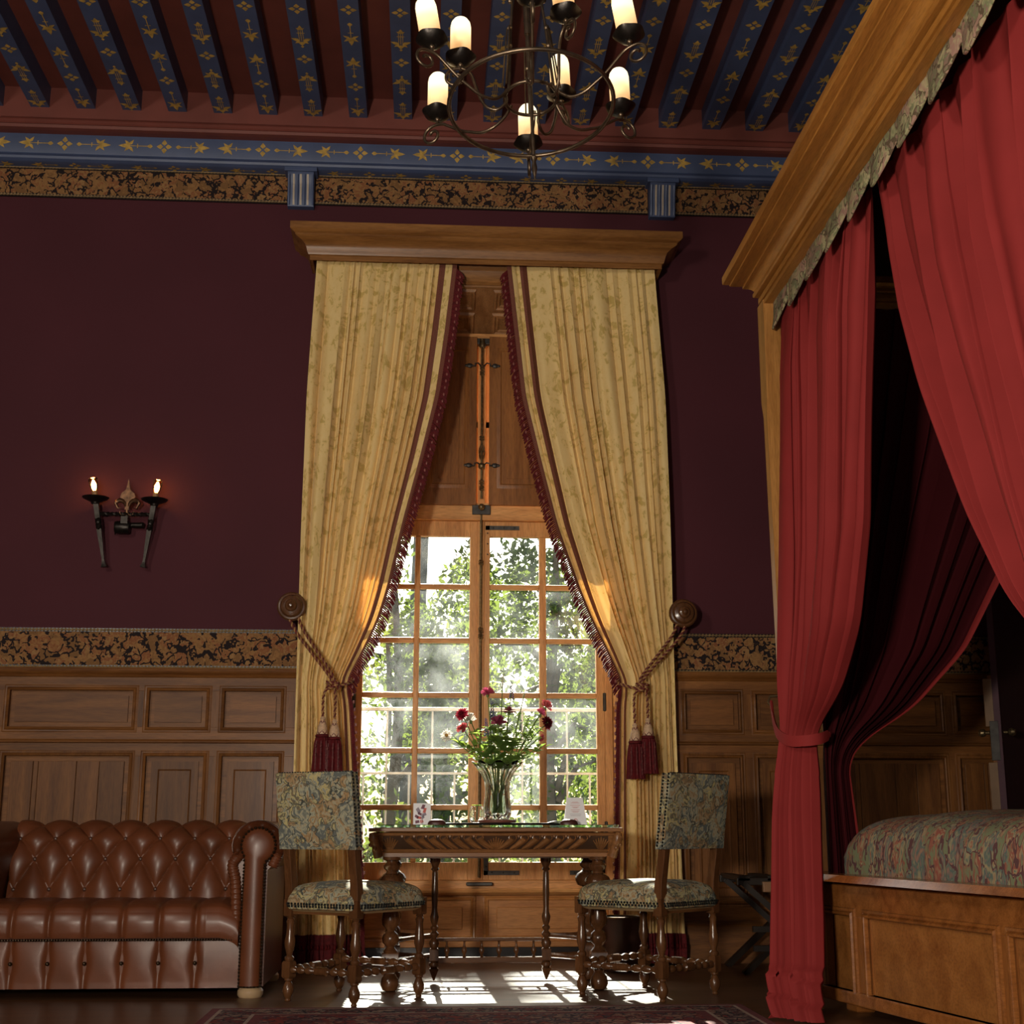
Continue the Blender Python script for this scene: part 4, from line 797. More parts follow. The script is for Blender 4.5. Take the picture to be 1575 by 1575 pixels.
# ================================================================== CHESTERFIELD SOFA
SO = thing('chesterfield_sofa', 'brown leather button-tufted chesterfield sofa under the left wainscot', 'sofa', (-1.46, 7.15, 0))
AR, AL = -.80, -2.19         # arm centres
FY = 6.74
def tuft(s_, t_):            # s in button pitches, t in rows (0..2 diamonds, below 0 vertical pleats)
    a, b = (2*s_+t_)/2, (2*s_-t_)/2
    d = (abs(sin(pi*a))*abs(sin(pi*b)))**.42
    v = abs(sin(pi*s_))**.42
    if t_ < 0: k = min(1, -t_/.35); return d*(1-k)+v*k*.95
    if t_ > 3: k = min(1, (t_-3)/.3); return d*(1-k)+abs(cos(pi*s_))**.42*k
    return d
# back: from seat crease up, over the roll and down behind
BP = [(7.30, .38), (7.315, .47), (7.33, .555), (7.345, .63), (7.36, .69), (7.385, .728), (7.43, .762), (7.49, .772), (7.55, .750), (7.585, .70), (7.58, .66), (7.56, .60)]
def pathpt(P_, u):
    f = u*(len(P_)-1); i = min(int(f), len(P_)-2); q = f-i; p0, p1, p2, p3 = P_[max(i-1, 0)], P_[i], P_[i+1], P_[min(i+2, len(P_)-1)]
    o_ = []
    for k in range(2): o_.append(.5*((2*p1[k])+(-p0[k]+p2[k])*q+(2*p0[k]-5*p1[k]+4*p2[k]-p3[k])*q*q+(-p0[k]+3*p1[k]-3*p2[k]+p3[k])*q**3))
    return o_
BX0, BX1 = -2.10, -.905
pitch = .177; ph = -1.189/pitch
def backpt(u, v):
    x = BX0+(BX1-BX0)*u; y, z = pathpt(BP, v); y2, z2 = pathpt(BP, min(1, v+.01)); y1, z1 = pathpt(BP, max(0, v-.01))
    ty, tz = y2-y1, z2-z1; l = sqrt(ty*ty+tz*tz); ny, nz = -tz/l, ty/l
    t_ = (v-.085)/.165; h = tuft(x/pitch-ph, t_)*(.040 if v < .62 else lerp(.040, .022, min(1, (v-.62)/.1)))
    return (x, y+ny*h, z+nz*h)
MB().grid(backpt, 230, 110).build('backrest', leather, SO, smooth=60)
bt = MB()
for row, off in ((0, 0), (1, .5), (2, 0)):
    v = .085+.165*row; y, z = pathpt(BP, v)
    k = -8
    while k < 8:
        x = (ph+k+off)*pitch
        if BX0+.02 < x < BX1-.02: bt = MB().sphere((x, y-.004, z+.002), .0115, 10, 6, (1, .7, 1)); bt.build('button', leatherd, SO)
        k += 1
# seat bench with pleats, and the pleated front with buttons
SP = [(7.36, .40), (7.2, .415), (7.0, .425), (6.85, .42), (6.775, .395), (6.752, .35), (6.752, .30), (6.76, .268)]
bx = [-1.74+.169*k for k in range(-4, 5)]
def pleat(x):
    d = min(abs(x-b) for b in bx); return 1-math.exp(-(d/.012)**2)
def seatpt(u, v):
    x = -2.11+(1.245)*u; y, z = pathpt(SP, v); e = min(1, min(u, 1-u)*14)**.5
    k = pleat(x) if x < -1.02 else 1; s_ = sin(min(1, abs(min((x-b) for b in bx if x >= b-1e-9) if any(x >= b for b in bx) else .08)/.169)*pi) if x < -1.02 else .9
    h = .010*k+.007*max(0, s_)
    return (x, y-h*(1 if v > .5 else .2)-.0, z+h*(1 if v < .6 else .2)-(1-e)*.05)
MB().grid(seatpt, 260, 60).build('seat', leather, SO, smooth=60)
def frontpt(u, v):
    x = -2.105+(1.245)*u; z = .255-.21*v; k = pleat(x) if x < -1.02 else 1
    d = min(abs(x-b) for b in bx); dimple = .010*math.exp(-(d/.022)**2)*math.exp(-((v-.48)/.30)**2) if x < -1.02 else 0
    s_ = sin(min(1, abs(((x+1.74) % .169))/.169)*pi) if x < -1.02 else .6
    h = .007*k+.006*max(0, s_)*sin(pi*min(1, v*1.1+.05))-dimple
    return (x, 6.775-h, z)
fp = MB().grid(frontpt, 260, 40); fp.box(-2.10, -.86, 6.78, 7.6, .045, .26); fp.build('seat_base', leather, SO, smooth=50)
for b_ in bx:
    if b_ > -2.0 and b_ < -1.0: MB().sphere((b_, 6.772, .156), .0095, 10, 6).build('button', nailM, SO)
MB().box(-2.10, -.80, 7.44, 7.56, .045, .62).build('back_frame', leather, SO, smooth=0, bevel=.02)
nl = MB(); x = -2.02
while x < -.865: nl.sphere((x, 6.744, .262), .0056, 6, 4); x += .0125
nl.build('nailhead_trim', nailM, SO, kind='stuff')
MB().tube([(-2.03, 6.755, .270), (-.865, 6.755, .270)], .004, 6).build('piping', leatherd, SO)
for cx_, sg in ((AR, 1), (AL, -1)):
    def sc(p, cx_=cx_, sg=sg): return (cx_+sg*p[0], p[1])
    # cross-section outline of the arm (x outwards, z)
    roll = [(.118*cos(a), .688+.116*sin(a)) for a in [radians(200-q*12) for q in range(21)]]      # from inner side over the top to the outer underside
    body = [(-.075, .05), (-.075, .30), (-.080, .50), (-.098, .62)]+roll[1:]+[(.055, .575), (.055, .40), (.055, .05)]
    pts = [sc(p) for p in body]
    arm = MB().prism(pts, (0, 6.775, 0), (1, 0, 0), (0, 0, 1), 0, -.83); ar = arm.build('arm', leather, SO, smooth=40)
    # front scroll panel: stem plus roll, gently raised
    stem = [(-.055, .055), (-.055, .45), (-.052, .60)]+[(.082*cos(a)+.012, .690+.082*sin(a)) for a in [radians(215-q*12.5) for q in range(23)]]+[(.045, .60), (.045, .45), (.045, .055)]
    sp = [sc(p) for p in stem]
    fpn = MB(); n_ = len(sp); rings = [[(x, 6.78, z) for x, z in sp]]
    for kk, yy in ((1, 6.748), (.90, 6.737), (.70, 6.728), (.40, 6.722), (.12, 6.720)):
        rings.append([((cx_+(x-cx_)*kk), yy, (z if z < .58 else .640+(z-.640)*(.25+.75*kk)) if z < .95 else z) for x, z in sp])
    vs = [v for rg in rings for v in rg]; fs = []
    for q in range(len(rings)-1):
        for i in range(n_):
            f_ = (q*n_+i, q*n_+(i+1) % n_, (q+1)*n_+(i+1) % n_, (q+1)*n_+i); fs.append(f_ if sg > 0 else f_[::-1])
    last_ = tuple((len(rings)-1)*n_+i for i in range(n_)); fs.append(last_ if sg > 0 else last_[::-1])
    fpn.add(vs, fs); fpn.build('arm_front_panel', leather, SO, smooth=70)
    nl = MB(); P_ = [Vector((cx_+(x-cx_)*.97, 6.7405, z)) for x, z in sp]
    for a, b in zip(P_, P_[1:]+P_[:1]):
        k = max(1, int((b-a).length/.0150))
        for q in range(k): p = a.lerp(b, q/k); nl.sphere((p.x, p.y-.001, p.z), .0068, 7, 4)
    nl.build('nailhead_trim', nailM, SO, kind='stuff')
    # gathered leather border around the inner edge and roll
    G_ = [(-.080, .28), (-.084, .40), (-.092, .52), (-.108, .60)]+[(.099*cos(a)+.010, .686+.097*sin(a)) for a in [radians(205-q*10) for q in range(24)]]+[(.078, .590)]
    P_ = smoothp([Vector((sc(p)[0], 6.772, p[1])) for p in G_], 26)
    MB().tube(P_, [(.026+.0020*sin(i*1.25)) for i in range(len(P_))], 10).build('gathered_border', leather, SO, smooth=60)
    MB().tube(smoothp([Vector((sc((p[0]*1.18, 0))[0], 6.765, p[1]+(.018 if p[1] > .7 else 0))) for p in G_], 3), .0045, 6).build('piping', leatherd, SO)
    MB().lathe([(0, 0), (.052, 0), (.060, .012), (.060, .03), (.050, .044), (0, .044)], (cx_-sg*.005, 6.80, 0), 24).build('bun_foot', bun, SO)
    MB().lathe([(0, 0), (.052, 0), (.060, .012), (.060, .03), (.050, .044), (0, .044)], (cx_-sg*.005, 7.50, 0), 24).build('bun_foot', bun, SO)
# ================================================================== CHAIRS
def leg_prof(front=True): # (r, z) turned leg, square blocks separately
    return [(.012, 0), (.015, .004), (.012, .012), (.020, .024), (.0265, .042), (.026, .058), (.018, .078), (.014, .086), (.020, .092), (.020, .10)]
def chair(lab, loc, rz, wback=.43, wfront=.50, depth=.43):
    T = thing('tapestry_side_chair', lab, 'chair', loc, rz, 'pair of tapestry side chairs at the table')
    # local: +Y faces forward (towards the table), origin between the feet
    d2 = depth/2; F = [(-wfront/2+.025, d2), (wfront/2-.025, d2)]; B = [(-wback/2+.02, -d2), (wback/2-.02, -d2)]
    for (x, y) in F+B:
        rear = y < 0
        b = MB(); b.lathe(leg_prof(), (x, y, 0), 16); b.square([(.018, .10), (.023, .108), (.023, .168), (.018, .176)], (x, y, 0))
        b.lathe([(.018, .176), (.022, .184), (.022, .192), (.013, .20), (.015, .21), (.024, .24), (.025, .262), (.018, .30), (.016, .33), (.020, .352), (.014, .362), (.019, .368), (.014, .375)], (x, y, 0), 16)
        b.square([(.02, .373), (.0235, .378), (.0235, .45)], (x, y, 0))
        b.build('leg', walnut, T, world=False, smooth=40, bevel=.0)
    def turned(p, q, z, nb=6, blk=True):
        p = Vector((p[0], p[1], z)); q = Vector((q[0], q[1], z)); L_ = (q-p).length; pts = []; rr = []
        N_ = 64
        for i in range(N_+1):
            u = i/N_; pts.append(p.lerp(q, u)); c_ = abs(u-.5)
            r_ = .0095+.0085*abs(sin(pi*u*nb*1.0))**.8
            if blk and c_ < .10: r_ = .019 if c_ < .085 else .010
            rr.append(r_)
        MB().tube(pts, rr, 10).build('stretcher', walnut, T, world=False, smooth=45)
    turned(F[0], B[0], .138, 8, True); turned(F[1], B[1], .138, 8, True); turned(F[0], F[1], .15, 8, True); turned(B[0], B[1], .138, 8, True)
    turned((0, d2), (0, -d2), .132, 8, False) if False else None
    MB().box(-wback/2+.02, wback/2-.02, -d2-.012, -d2+.012, .385, .42).build('seat_rail', walnutX, T, world=False, smooth=0)
    # seat: padded, domed, tapestry down to the nail line
    def hw(y): return lerp(wback/2, wfront/2, (y+d2+.02)/(depth+.04))
    def seat(u, v):
        # v: 0..1 from underside edge up side to centre
        a = 2*pi*u; c_, s_ = cos(a), sin(a); k = 1/max(abs(c_), abs(s_)); k = min(k, 1.30)
        if v < .3: q = 1+.02*sin(v/.3*pi); z = .408+v/.3*.055
        else: w = (v-.3)/.7; q = cos(w*pi/2)**.55 if w < 1 else 0; z = .46+.070*sin(w*pi/2)**.9
        y = s_*k*(d2+.028)*q; x = c_*k*hw(s_*k*d2)*q*1.02
        return (x, y, z)
    s = MB().grid(seat, 96, 34, True); s.box(-wback/2+.02, wback/2-.02, -d2, d2+.01, .395, .41)
    st_ = s.build('seat', chairM, T, world=False, smooth=60)
    lin = MB().grid(lambda u, v: (lambda p: (p[0]*(1-.10*v), p[1]*(1-.10*v), .405-.012*v))(seat(u, 0)), 96, 3, True).build('seat_underlining', lining, T, world=False)
    nh = MB(); prev = None; acc = 0
    P_ = [Vector(seat(i/400, .07)) for i in range(401)]; P2 = [Vector(seat(i/400, .13)) for i in range(401)]
    def along(P_, stp):
        out = []; acc = 0
        for a, b in zip(P_, P_[1:]):
            acc += (b-a).length
            if acc > stp: out.append(b); acc = 0
        return out
    for p in along(P_, .0155): nh.sphere(tuple(p), .0062, 7, 4)
    for p in along(P2[3:], .0155): nh.sphere((p.x, p.y, p.z-.0), .0062, 7, 4)
    nh.build('nailhead_trim', nailB, T, world=False, kind='stuff')
    # back posts rake backwards
    for x, y in B:
        b = MB(); prof = [(.45, 0, .0225), (.52, -.004, .021), (.60, -.018, .020), (.68, -.030, .020), (.85, -.055, .019), (1.005, -.078, .018)]
        vs = []; 
        for z, dy, h in prof: vs += [(x-h, y+dy-h, z), (x+h, y+dy-h, z), (x+h, y+dy+h, z), (x-h, y+dy+h, z)]
        fs = [(j*4+i, j*4+(i+1) % 4, j*4+4+(i+1) % 4, j*4+4+i) for j in range(len(prof)-1) for i in range(4)]+[(3, 2, 1, 0), tuple(len(prof)*4-4+i for i in range(4))]
        b.add(vs, fs); b.build('back_post', walnut, T, world=False, smooth=0, bevel=.002)
    x0, x1 = B[0][0]-.036, B[1][0]+.030
    def backp(sgn):
        def f(u, v):
            z = .675+v*.345; yb = -d2-.030-.05*v; e = min(1, 10*min(u, 1-u))*min(1, 10*min(v, 1-v)); th = .024 if sgn < 0 else .026
            return (lerp(x0, x1, u), yb+sgn*(th+(.004 if sgn < 0 else .016)*e**.5), z)
        return f
    bk = MB(); bk.grid(backp(-1), 22, 22).grid(backp(1), 22, 22)
    m_ = MB(); 
    for (a, b_) in (((0, 0), (1, 0)), ((1, 0), (1, 1)), ((1, 1), (0, 1)), ((0, 1), (0, 0))):
        vs = []
        for i in range(22):
            u = lerp(a[0], b_[0], i/21); v = lerp(a[1], b_[1], i/21); vs += [backp(-1)(u, v), backp(1)(u, v)]
        bk.add(vs, [(2*i, 2*i+1, 2*i+3, 2*i+2) for i in range(21)])
    bk.build('backrest', chairM, T, world=False, smooth=50)
    nh = MB()
    def edge(fn, n_, stp=.0155):
        P_ = [Vector(fn(i/n_)) for i in range(n_+1)]; return along(P_, stp)
    for off in (.2, .8):
        for sx_ in (0, 1):
            P_ = edge(lambda t_: tuple(Vector(backp(-1)(sx_, t_)).lerp(Vector(backp(1)(sx_, t_)), off)), 200)
            for p in P_: nh.sphere(tuple(p), .0062, 7, 4)
    for off in (.25,):
        for p in edge(lambda t_: tuple(Vector(backp(-1)(t_, 1)).lerp(Vector(backp(1)(t_, 1)), off)), 200): nh.sphere(tuple(p), .0062, 7, 4)
    for q in (0, 1):
        P_ = edge(lambda t_: backp(-1)(.018 if q == 0 else .982, .02+t_*.97), 200)
        if False: pass
    nh.build('nailhead_trim', nailB, T, world=False, kind='stuff')
    return T
nailB = plain('blued_steel_nailhead', (.030, .034, .032), .30, .7, .2)
chair('tapestry side chair left of the table, its back toward the sofa', (-.335, 6.70, 0), -radians(35), .42, .52, .43)
chair('tapestry side chair right of the table, its back toward the red bed curtain', (1.085, 6.79, 0), radians(43), .45, .53, .45)
# ================================================================== WRITING TABLE
TB = thing('carved_table', 'carved walnut table with a gadrooned apron and glass top, in front of the window', 'table', (.35, 7.2, 0))
TX0, TX1, TY0, TY1 = -.275, .975, 6.87, 7.53
MB().box(TX0, TX1, TY0, TY1, .752, .772).build('table_top', carved, TB, smooth=0, bevel=.004)
MB().box(TX0+.02, TX1-.02, TY0+.015, TY1-.015, .7725, .7865).build('glass_plate', greenglass, TB, smooth=0, bevel=.002)
# apron: ogee front with carved gadroons
AP = [(0, .748), (.006, .742), (.004, .736), (.010, .732), (.018, .715), (.030, .690), (.046, .668), (.050, .662), (.044, .656), (.052, .650), (.052, .632), (.060, .630)]
MB().sweep([(TX0+.02, TY0+.02, 0), (TX1-.02, TY0+.02, 0), (TX1-.02, TY1-.02, 0), (TX0+.02, TY1-.02, 0)], (0, 0, 1), [(a, z) for a, z in AP]).build('apron', carved, TB, smooth=30)
MB().box(TX0+.09, TX1-.09, TY0+.09, TY1-.09, .625, .75).build('drawer_box', walnutX, TB, smooth=0)
def apr(zu): # front surface y at height
    t_ = [(z, a) for a, z in AP]; return TY0+.02+interp(t_, zu)
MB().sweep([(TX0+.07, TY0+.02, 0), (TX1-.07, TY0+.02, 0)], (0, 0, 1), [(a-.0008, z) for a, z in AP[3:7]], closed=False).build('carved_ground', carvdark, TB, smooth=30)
for side in (-1, 1):
    for k in range(7):
        hx = .35+side*(.082+.0585*k)
        pts = []; rr = []
        for q in range(10):
            u = q/9; z = .7225-.054*u; pts.append((hx-side*.072*u**1.35, apr(z)-.003, z)); rr.append(.0145*(1-u)**.55+.003)
        MB().tube(pts, rr, 8).build('gadroon', carved, TB, smooth=60)
        rim = []
        for a in range(9): an = radians(-40+a*30); rim.append((hx+side*.0195*cos(an), apr(.723)-.004, .7235+.0135*sin(an)))
        rim = [(hx+side*.020-side*.072*u**1.35, apr(.7225-.054*u)-.003, .7195-.053*u) for u in (.95, .7, .45, .2)]+rim
        MB().tube(rim, .0026, 5).build('carved_rim', carved, TB, smooth=60)
        MB().prism([(-.006, 0), (0, .009), (.006, 0), (0, -.008)], (hx+side*.029, apr(.726)-.002, .731), (1, 0, 0), (0, 0, 1), -.003, .005).build('carved_dart', carved, TB, smooth=0)
for cx_ in (.35, TX0+.105, TX1-.105):
    g = MB()
    for q in range(-3, 4):
        g.tube([(cx_+q*.004, apr(.668), .668), (cx_+q*.009, apr(.695)-.003, .695), (cx_+q*.013, apr(.725-abs(q)*.004)-.002, .728-abs(q)*.006)], [.0025, .005, .003], 6)
    g.build('carved_palmette', carved, TB, smooth=60)
for sx_, cx_ in ((-1, TX0+.03), (1, TX1-.03)):
    for cy in (TY0+.035, TY1-.035):
        g = MB(); g.tube([(cx_+sx_*.012, cy-.012, .748), (cx_+sx_*.006, cy-.014, .72), (cx_-sx_*.004, cy-.006, .695), (cx_-sx_*.01, cy+.004, .665), (cx_-sx_*.02, cy+.012, .632)], [.016, .026, .020, .022, .024], 10)
        g.sphere((cx_+sx_*.012, cy-.02, .722), .015, 10, 6); g.sphere((cx_+sx_*.002, cy-.022, .702), .010, 8, 5); g.sphere((cx_+sx_*.018, cy-.008, .690), .011, 8, 5); g.sphere((cx_-sx_*.002, cy-.012, .675), .015, 8, 5)
        for q in range(3): g.sphere((cx_+sx_*(.004+.008*q), cy-.026, .736-.004*q), .007, 7, 4)
        g.build('corner_mask', carved, TB, smooth=50)
        c = (cx_-sx_*.085, cy+(.075 if cy < 7.2 else -.075), 0)
        b = MB()
        b.lathe([(.018, 0), (.034, .006), (.045, .03), (.040, .06), (.022, .085), (.026, .092), (.026, .10)], c, 20)
        b.square([(.036, .10), (.040, .106), (.040, .176), (.036, .182)], c)
        b.lathe([(.034, .182), (.036, .188), (.024, .200), (.020, .208), (.038, .225), (.042, .245), (.036, .266), (.020, .280), (.022, .288), (.042, .31), (.046, .335), (.038, .38), (.032, .44), (.034, .455), (.026, .468)], c, 24)
        b.lathe([(.026, .468), (.050, .478), (.060, .50), (.062, .515), (.052, .535), (.030, .552)], c, 40, mod=lambda a, h: 1+.07*abs(sin(a*8)))
        b.lathe([(.030, .552), (.026, .562), (.040, .575), (.042, .59), (.028, .604), (.026, .61), (.044, .618), (.046, .632)], c, 24)
        b.build('leg', walnut, TB, smooth=40)
for px in (.055, .630):
    c = (px+.0, 7.31, 0)
    b = MB(); b.square([(.004, .015), (.021, .062), (.024, .070), (.016, .076)], c)
    b.lathe([(.014, .074), (.026, .085), (.026, .10), (.012, .11)], c, 16)
    b.square([(.019, .108), (.0235, .113), (.0235, .165), (.019, .170)], c)
    b.lathe([(.014, .168), (.020, .176), (.026, .196), (.018, .215), (.012, .222), (.023, .236), (.023, .244), (.012, .256), (.020, .268), (.020, .276), (.012, .285), (.018, .30), (.023, .325), (.016, .35), (.014, .37), (.017, .45), (.015, .545), (.013, .553), (.022, .562), (.016, .572), (.018, .58), (.028, .60), (.028, .632)], c, 18)
    b.build('slender_post', walnut, TB, smooth=40)
    for cy in (TY0+.11, TY1-.11):
        x2 = TX0+.115 if px < .3 else TX1-.115; e = (px-.02 if px < .3 else px+.02)
        for z in (.135, .232): MB().tube([(x2, cy, z), ((x2*.5+e*.5), cy*.4+7.31*.6, z+.0), (e, 7.31, z)], [.013, .010, .013], 6).build('side_stretcher', walnut, TB, smooth=30)
for z0, z1 in ((.205, .222), (.098, .128)): MB().box(.075, .610, 7.297, 7.323, z0, z1).build('gallery_rail', walnutX, TB, smooth=0, bevel=.004)
for k in range(6):
    MB().lathe([(.006, .125), (.010, .130), (.005, .138), (.012, .150), (.015, .160), (.010, .172), (.006, .182), (.005, .198), (.008, .206)], (.120+k*.089, 7.31, 0), 12).build('spindle', walnut, TB, smooth=50)
# ---- things on the table
ZT = .7867
def cy_thing(name, lab, cat, loc, group=None): return thing(name, lab, cat, loc, 0, group)
t_ = tag(MB().lathe([(0, 0), (.36, 0), (.375, .003), (.378, .008), (.37, .009), (.36, .006), (0, .005)], (0, 0, 0), 64).build('oval_tray', blackm), 'thin black oval tray under the flower vase on the table', 'tray')
t_.location = (.36, 7.22, ZT); t_.scale = (.98, .62, 1)
t_ = tag(MB().lathe([(0, 0), (.088, 0), (.096, .006), (.098, .016), (.092, .018), (0, .016)], (0, 0, 0), 40).build('round_coaster', coaster), 'red-brown round coaster directly under the crystal vase', 'coaster')
t_.location = (.365, 7.10, ZT+.0065)
VB = Vector((.365, 7.10, ZT+.0065+.0185))
T = thing('crystal_vase', 'tall fluted crystal vase with a flared scalloped rim, holding the flowers', 'vase', tuple(VB))
vo = [(0, 0), (.056, 0), (.064, .006), (.068, .03), (.066, .07), (.060, .11), (.058, .15), (.064, .19), (.080, .23), (.104, .262), (.122, .282)]
vi = [(.112, .281), (.094, .258), (.070, .226), (.054, .19), (.048, .15), (.050, .11), (.055, .07), (.056, .035), (.050, .022), (0, .018)]
vb_ = MB().lathe([(a, b) for a, b in vo+vi], tuple(VB), 96, mod=lambda a, h: 1+.065*cos(a*8)*min(1, h/.05+.2)+(.05*cos(a*8) if h > .25 else 0))
vb_.v = [(x, y, z+(.011*cos(8*atan2(y-VB.y, x-VB.x))*max(0, (z-VB.z-.235)/.047) if z-VB.z > .235 else 0)) for x, y, z in vb_.v]
vb_.build('vase_body', crystal, T, smooth=60)
MB().lathe([(0, .0195), (.049, .0235), (.0535, .036), (.0525, .07), (.0475, .11), (.0455, .15), (.047, .172), (0, .173)], tuple(VB), 64, mod=lambda a, h: 1+.05*cos(a*8)*min(1, h/.05+.2)).build('water', waterM, T, smooth=60)
# second little glass with a sprig
V2 = Vector((.268, 7.30, ZT+.008))
T2 = thing('small_glass_vase', 'small round glass vase half hidden left of the crystal vase', 'vase', tuple(V2))
MB().lathe([(0, 0), (.024, 0), (.034, .012), (.040, .04), (.036, .072), (.030, .085), (.027, .084), (.033, .07), (.036, .04), (.030, .015), (0, .008)], tuple(V2), 28).build('vase_body', crystal, T2)
def leaf(b, p, d, L_, w, droop=.25):
    d = Vector(d).normalized(); s_ = d.cross(Z3); s_ = s_.normalized() if s_.length > 1e-4 else X3; n_ = s_.cross(d)
    pts = [(0, 0), (.3, .5), (.6, .42), (1, 0)]; vs = [p]; 
    for u, k in pts[1:3]:
        c = p+d*L_*u-Z3*droop*L_*u*u; vs += [c+s_*w*k+n_*w*.15, c-n_*w*.05, c-s_*w*k+n_*w*.15]
    vs.append(p+d*L_-Z3*droop*L_)
    b.add(vs, [(0, 1, 2), (0, 2, 3), (1, 4, 5, 2), (2, 5, 6, 3), (4, 7, 5), (5, 7, 6)])
def stem_pts(head, r_): # from vase floor over the rim to the head
    base = VB+Vector((r_.uniform(-.02, .02), r_.uniform(-.02, .02), .03)); hd_ = Vector(head); rim = VB+Vector(((hd_.x-VB.x)*.42, (hd_.y-VB.y)*.42, .262))
    m_ = Vector((rim.x-VB.x, rim.y-VB.y, 0)); 
    if m_.length > .07: m_ = m_.normalized()*.07; rim = VB+Vector((m_.x, m_.y, .262))
    wa = VB+Vector((m_.x*.35, m_.y*.35, .14)); return smoothp([base, wa, rim, rim.lerp(hd_, .6)+Vector((0, 0, .01)), hd_], 5)
def bloom(kind, head, R, mat_, lab, seed, dirv=None, leaves=2):
    r_ = random.Random(seed); hd_ = Vector(head); sp_ = stem_pts(head, r_)
    T_ = thing('cut_flower', lab, 'flower', tuple(VB+Vector((0, 0, .03))), 0, 'flowers in the crystal vase')
    MB().tube(sp_, [.0028]*len(sp_), 5).build('stem', stemM, T_)
    R *= 1.22; ax = Vector(dirv).normalized() if dirv else (sp_[-1]-sp_[-3]).normalized(); u = ax.orthogonal().normalized(); w = ax.cross(u); b = MB()
    if kind in ('dahlia', 'daisy'):
        layers = ((1.0, 18, .05), (.82, 15, .35), (.6, 12, .75), (.38, 8, 1.2)) if kind == 'dahlia' else ((1.0, 16, .08),)
        for L_, n_, tilt in layers:
            for i in range(n_):
                a = 2*pi*(i+r_.uniform(-.2, .2))/n_+L_*3; d = (u*cos(a)+w*sin(a))*cos(tilt)+ax*sin(tilt); s_ = d.cross(ax).normalized(); p = hd_+ax*(.004*(1-L_)*6)
                l = R*L_*r_.uniform(.85, 1.1); wd = R*(.17 if kind == 'dahlia' else .2)
                b.add([p, p+d*l*.55+s_*wd+ax*.002, p+d*l-ax*R*.06, p+d*l*.55-s_*wd+ax*.002, p+d*l*.55-ax*R*.04], [(0, 1, 4), (1, 2, 4), (2, 3, 4), (3, 0, 4)])
        bl = b.build('petals', mat_, T_, smooth=0)
        if kind == 'daisy': MB().sphere(tuple(hd_+ax*.004), R*.26, 10, 6).build('flower_centre', p_gold, T_)
        MB().sphere(tuple(hd_-ax*.004), R*.24, 8, 5).build('calyx', stemM, T_)
    elif kind == 'carnation':
        for i in range(46):
            a = r_.uniform(0, 6.28); tl = r_.uniform(.1, 1.3); d = (u*cos(a)+w*sin(a))*cos(tl)+ax*sin(tl); s_ = d.cross(ax+u*.1).normalized(); s_ = Matrix.Rotation(r_.uniform(-.8, .8), 3, d) @ s_; l = R*r_.uniform(.7, 1.05); wd = R*.26
            q = hd_+d*l; b.add([hd_, q-s_*wd, q+d*wd*.25-s_*wd*.4, q+s_*wd*.1, q+d*wd*.3+s_*wd*.6, q+s_*wd], [(0, 1, 2, 3), (0, 3, 4, 5)])
        b.build('petals', mat_, T_, smooth=0); MB().lathe([(0, -.018), (.006, -.016), (.008, 0), (.0, .004)], tuple(hd_-ax*.002), 8).build('calyx', stemM, T_)
    elif kind == 'spike':
        ax2 = Z3*.9+ax*.3; ax2.normalize()
        for i in range(44):
            h = i/44*R*2.4; rr = R*.28*(1-.6*i/44); a = i*2.4; q = hd_+ax2*(h-R)+(u*cos(a)+w*sin(a))*rr; b.sphere(tuple(q), R*.10*(1.2-.5*i/44), 5, 3)
        b.build('blossoms', mat_, T_, smooth=0)
    elif kind == 'plume':
        for i in range(150):
            h = r_.random(); a = r_.uniform(0, 6.28); q = hd_+ax*(h*R*2-R); d = ((u*cos(a)+w*sin(a))+ax*1.1).normalized()*R*.5*sin(pi*min(.98, h+.08))**.6; s_ = d.orthogonal().normalized()*.0008; b.add([q-s_, q+s_, q+d], [(0, 1, 2)])
        b.build('plume', mat_, T_, smooth=0)
    if leaves:
        lb = MB()
        for i in range(leaves): p = sp_[int(len(sp_)*r_.uniform(.62, .85))]; a = r_.uniform(0, 6.28); leaf(lb, p, (cos(a), sin(a)*.6, r_.uniform(.1, .8)), r_.uniform(.05, .085), r_.uniform(.018, .028))
        lb.build('leaf', leafC, T_, smooth=0)
    return T_
def at(x, y, Y_): # picture position at a true depth
    c_, s_ = cos(radians(3.8)), sin(radians(3.8)); th = radians(12.95); fw = Vector((s_*cos(th), c_*cos(th), sin(th))); rt = Vector((c_, -s_, 0)); up = rt.cross(fw)
    d = fw+rt*(x-797)/2100-up*(y-787.5)/2100; return Vector((0, 0, .78))+d*(Y_/d.y)
bloom('carnation', at(750, 1067, 7.10), .031, p_pink, 'pink carnation standing highest, above the middle of the bouquet', 1, (0, -.5, 1))
bloom('dahlia', at(711, 1099, 7.05), .036, p_crim, 'crimson chrysanthemum at the upper left of the bouquet', 2, (-.5, -.7, .5))
bloom('carnation', at(712, 1121, 7.02), .028, p_coral, 'coral-red bloom just below the crimson chrysanthemum at left', 3, (-.4, -.6, .6))
bloom('daisy', at(687, 1131, 7.08), .030, p_white, 'white daisy with a golden centre, farthest left in the bouquet', 4, (-.3, -.9, .15))
bloom('carnation', at(724, 1108, 7.2), .030, p_white, 'white ruffled bloom behind the crimson one at left', 5)
bloom('dahlia', at(783, 1095, 7.08), .034, p_rose, 'dusky rose chrysanthemum in the middle, facing up', 6, (0, -.2, 1))
bloom('carnation', at(766, 1113, 6.99), .036, p_rose, 'flat pinkish-mauve bloom low in the centre of the bouquet', 7, (0, -.3, 1))
bloom('carnation', at(839, 1087, 7.10), .030, p_coral, 'coral pink bloom highest on the right of the bouquet', 8, (.5, -.4, .7))
bloom('carnation', at(831, 1098, 7.05), .026, p_pink, 'small pink bloom just under the highest right bloom', 9)
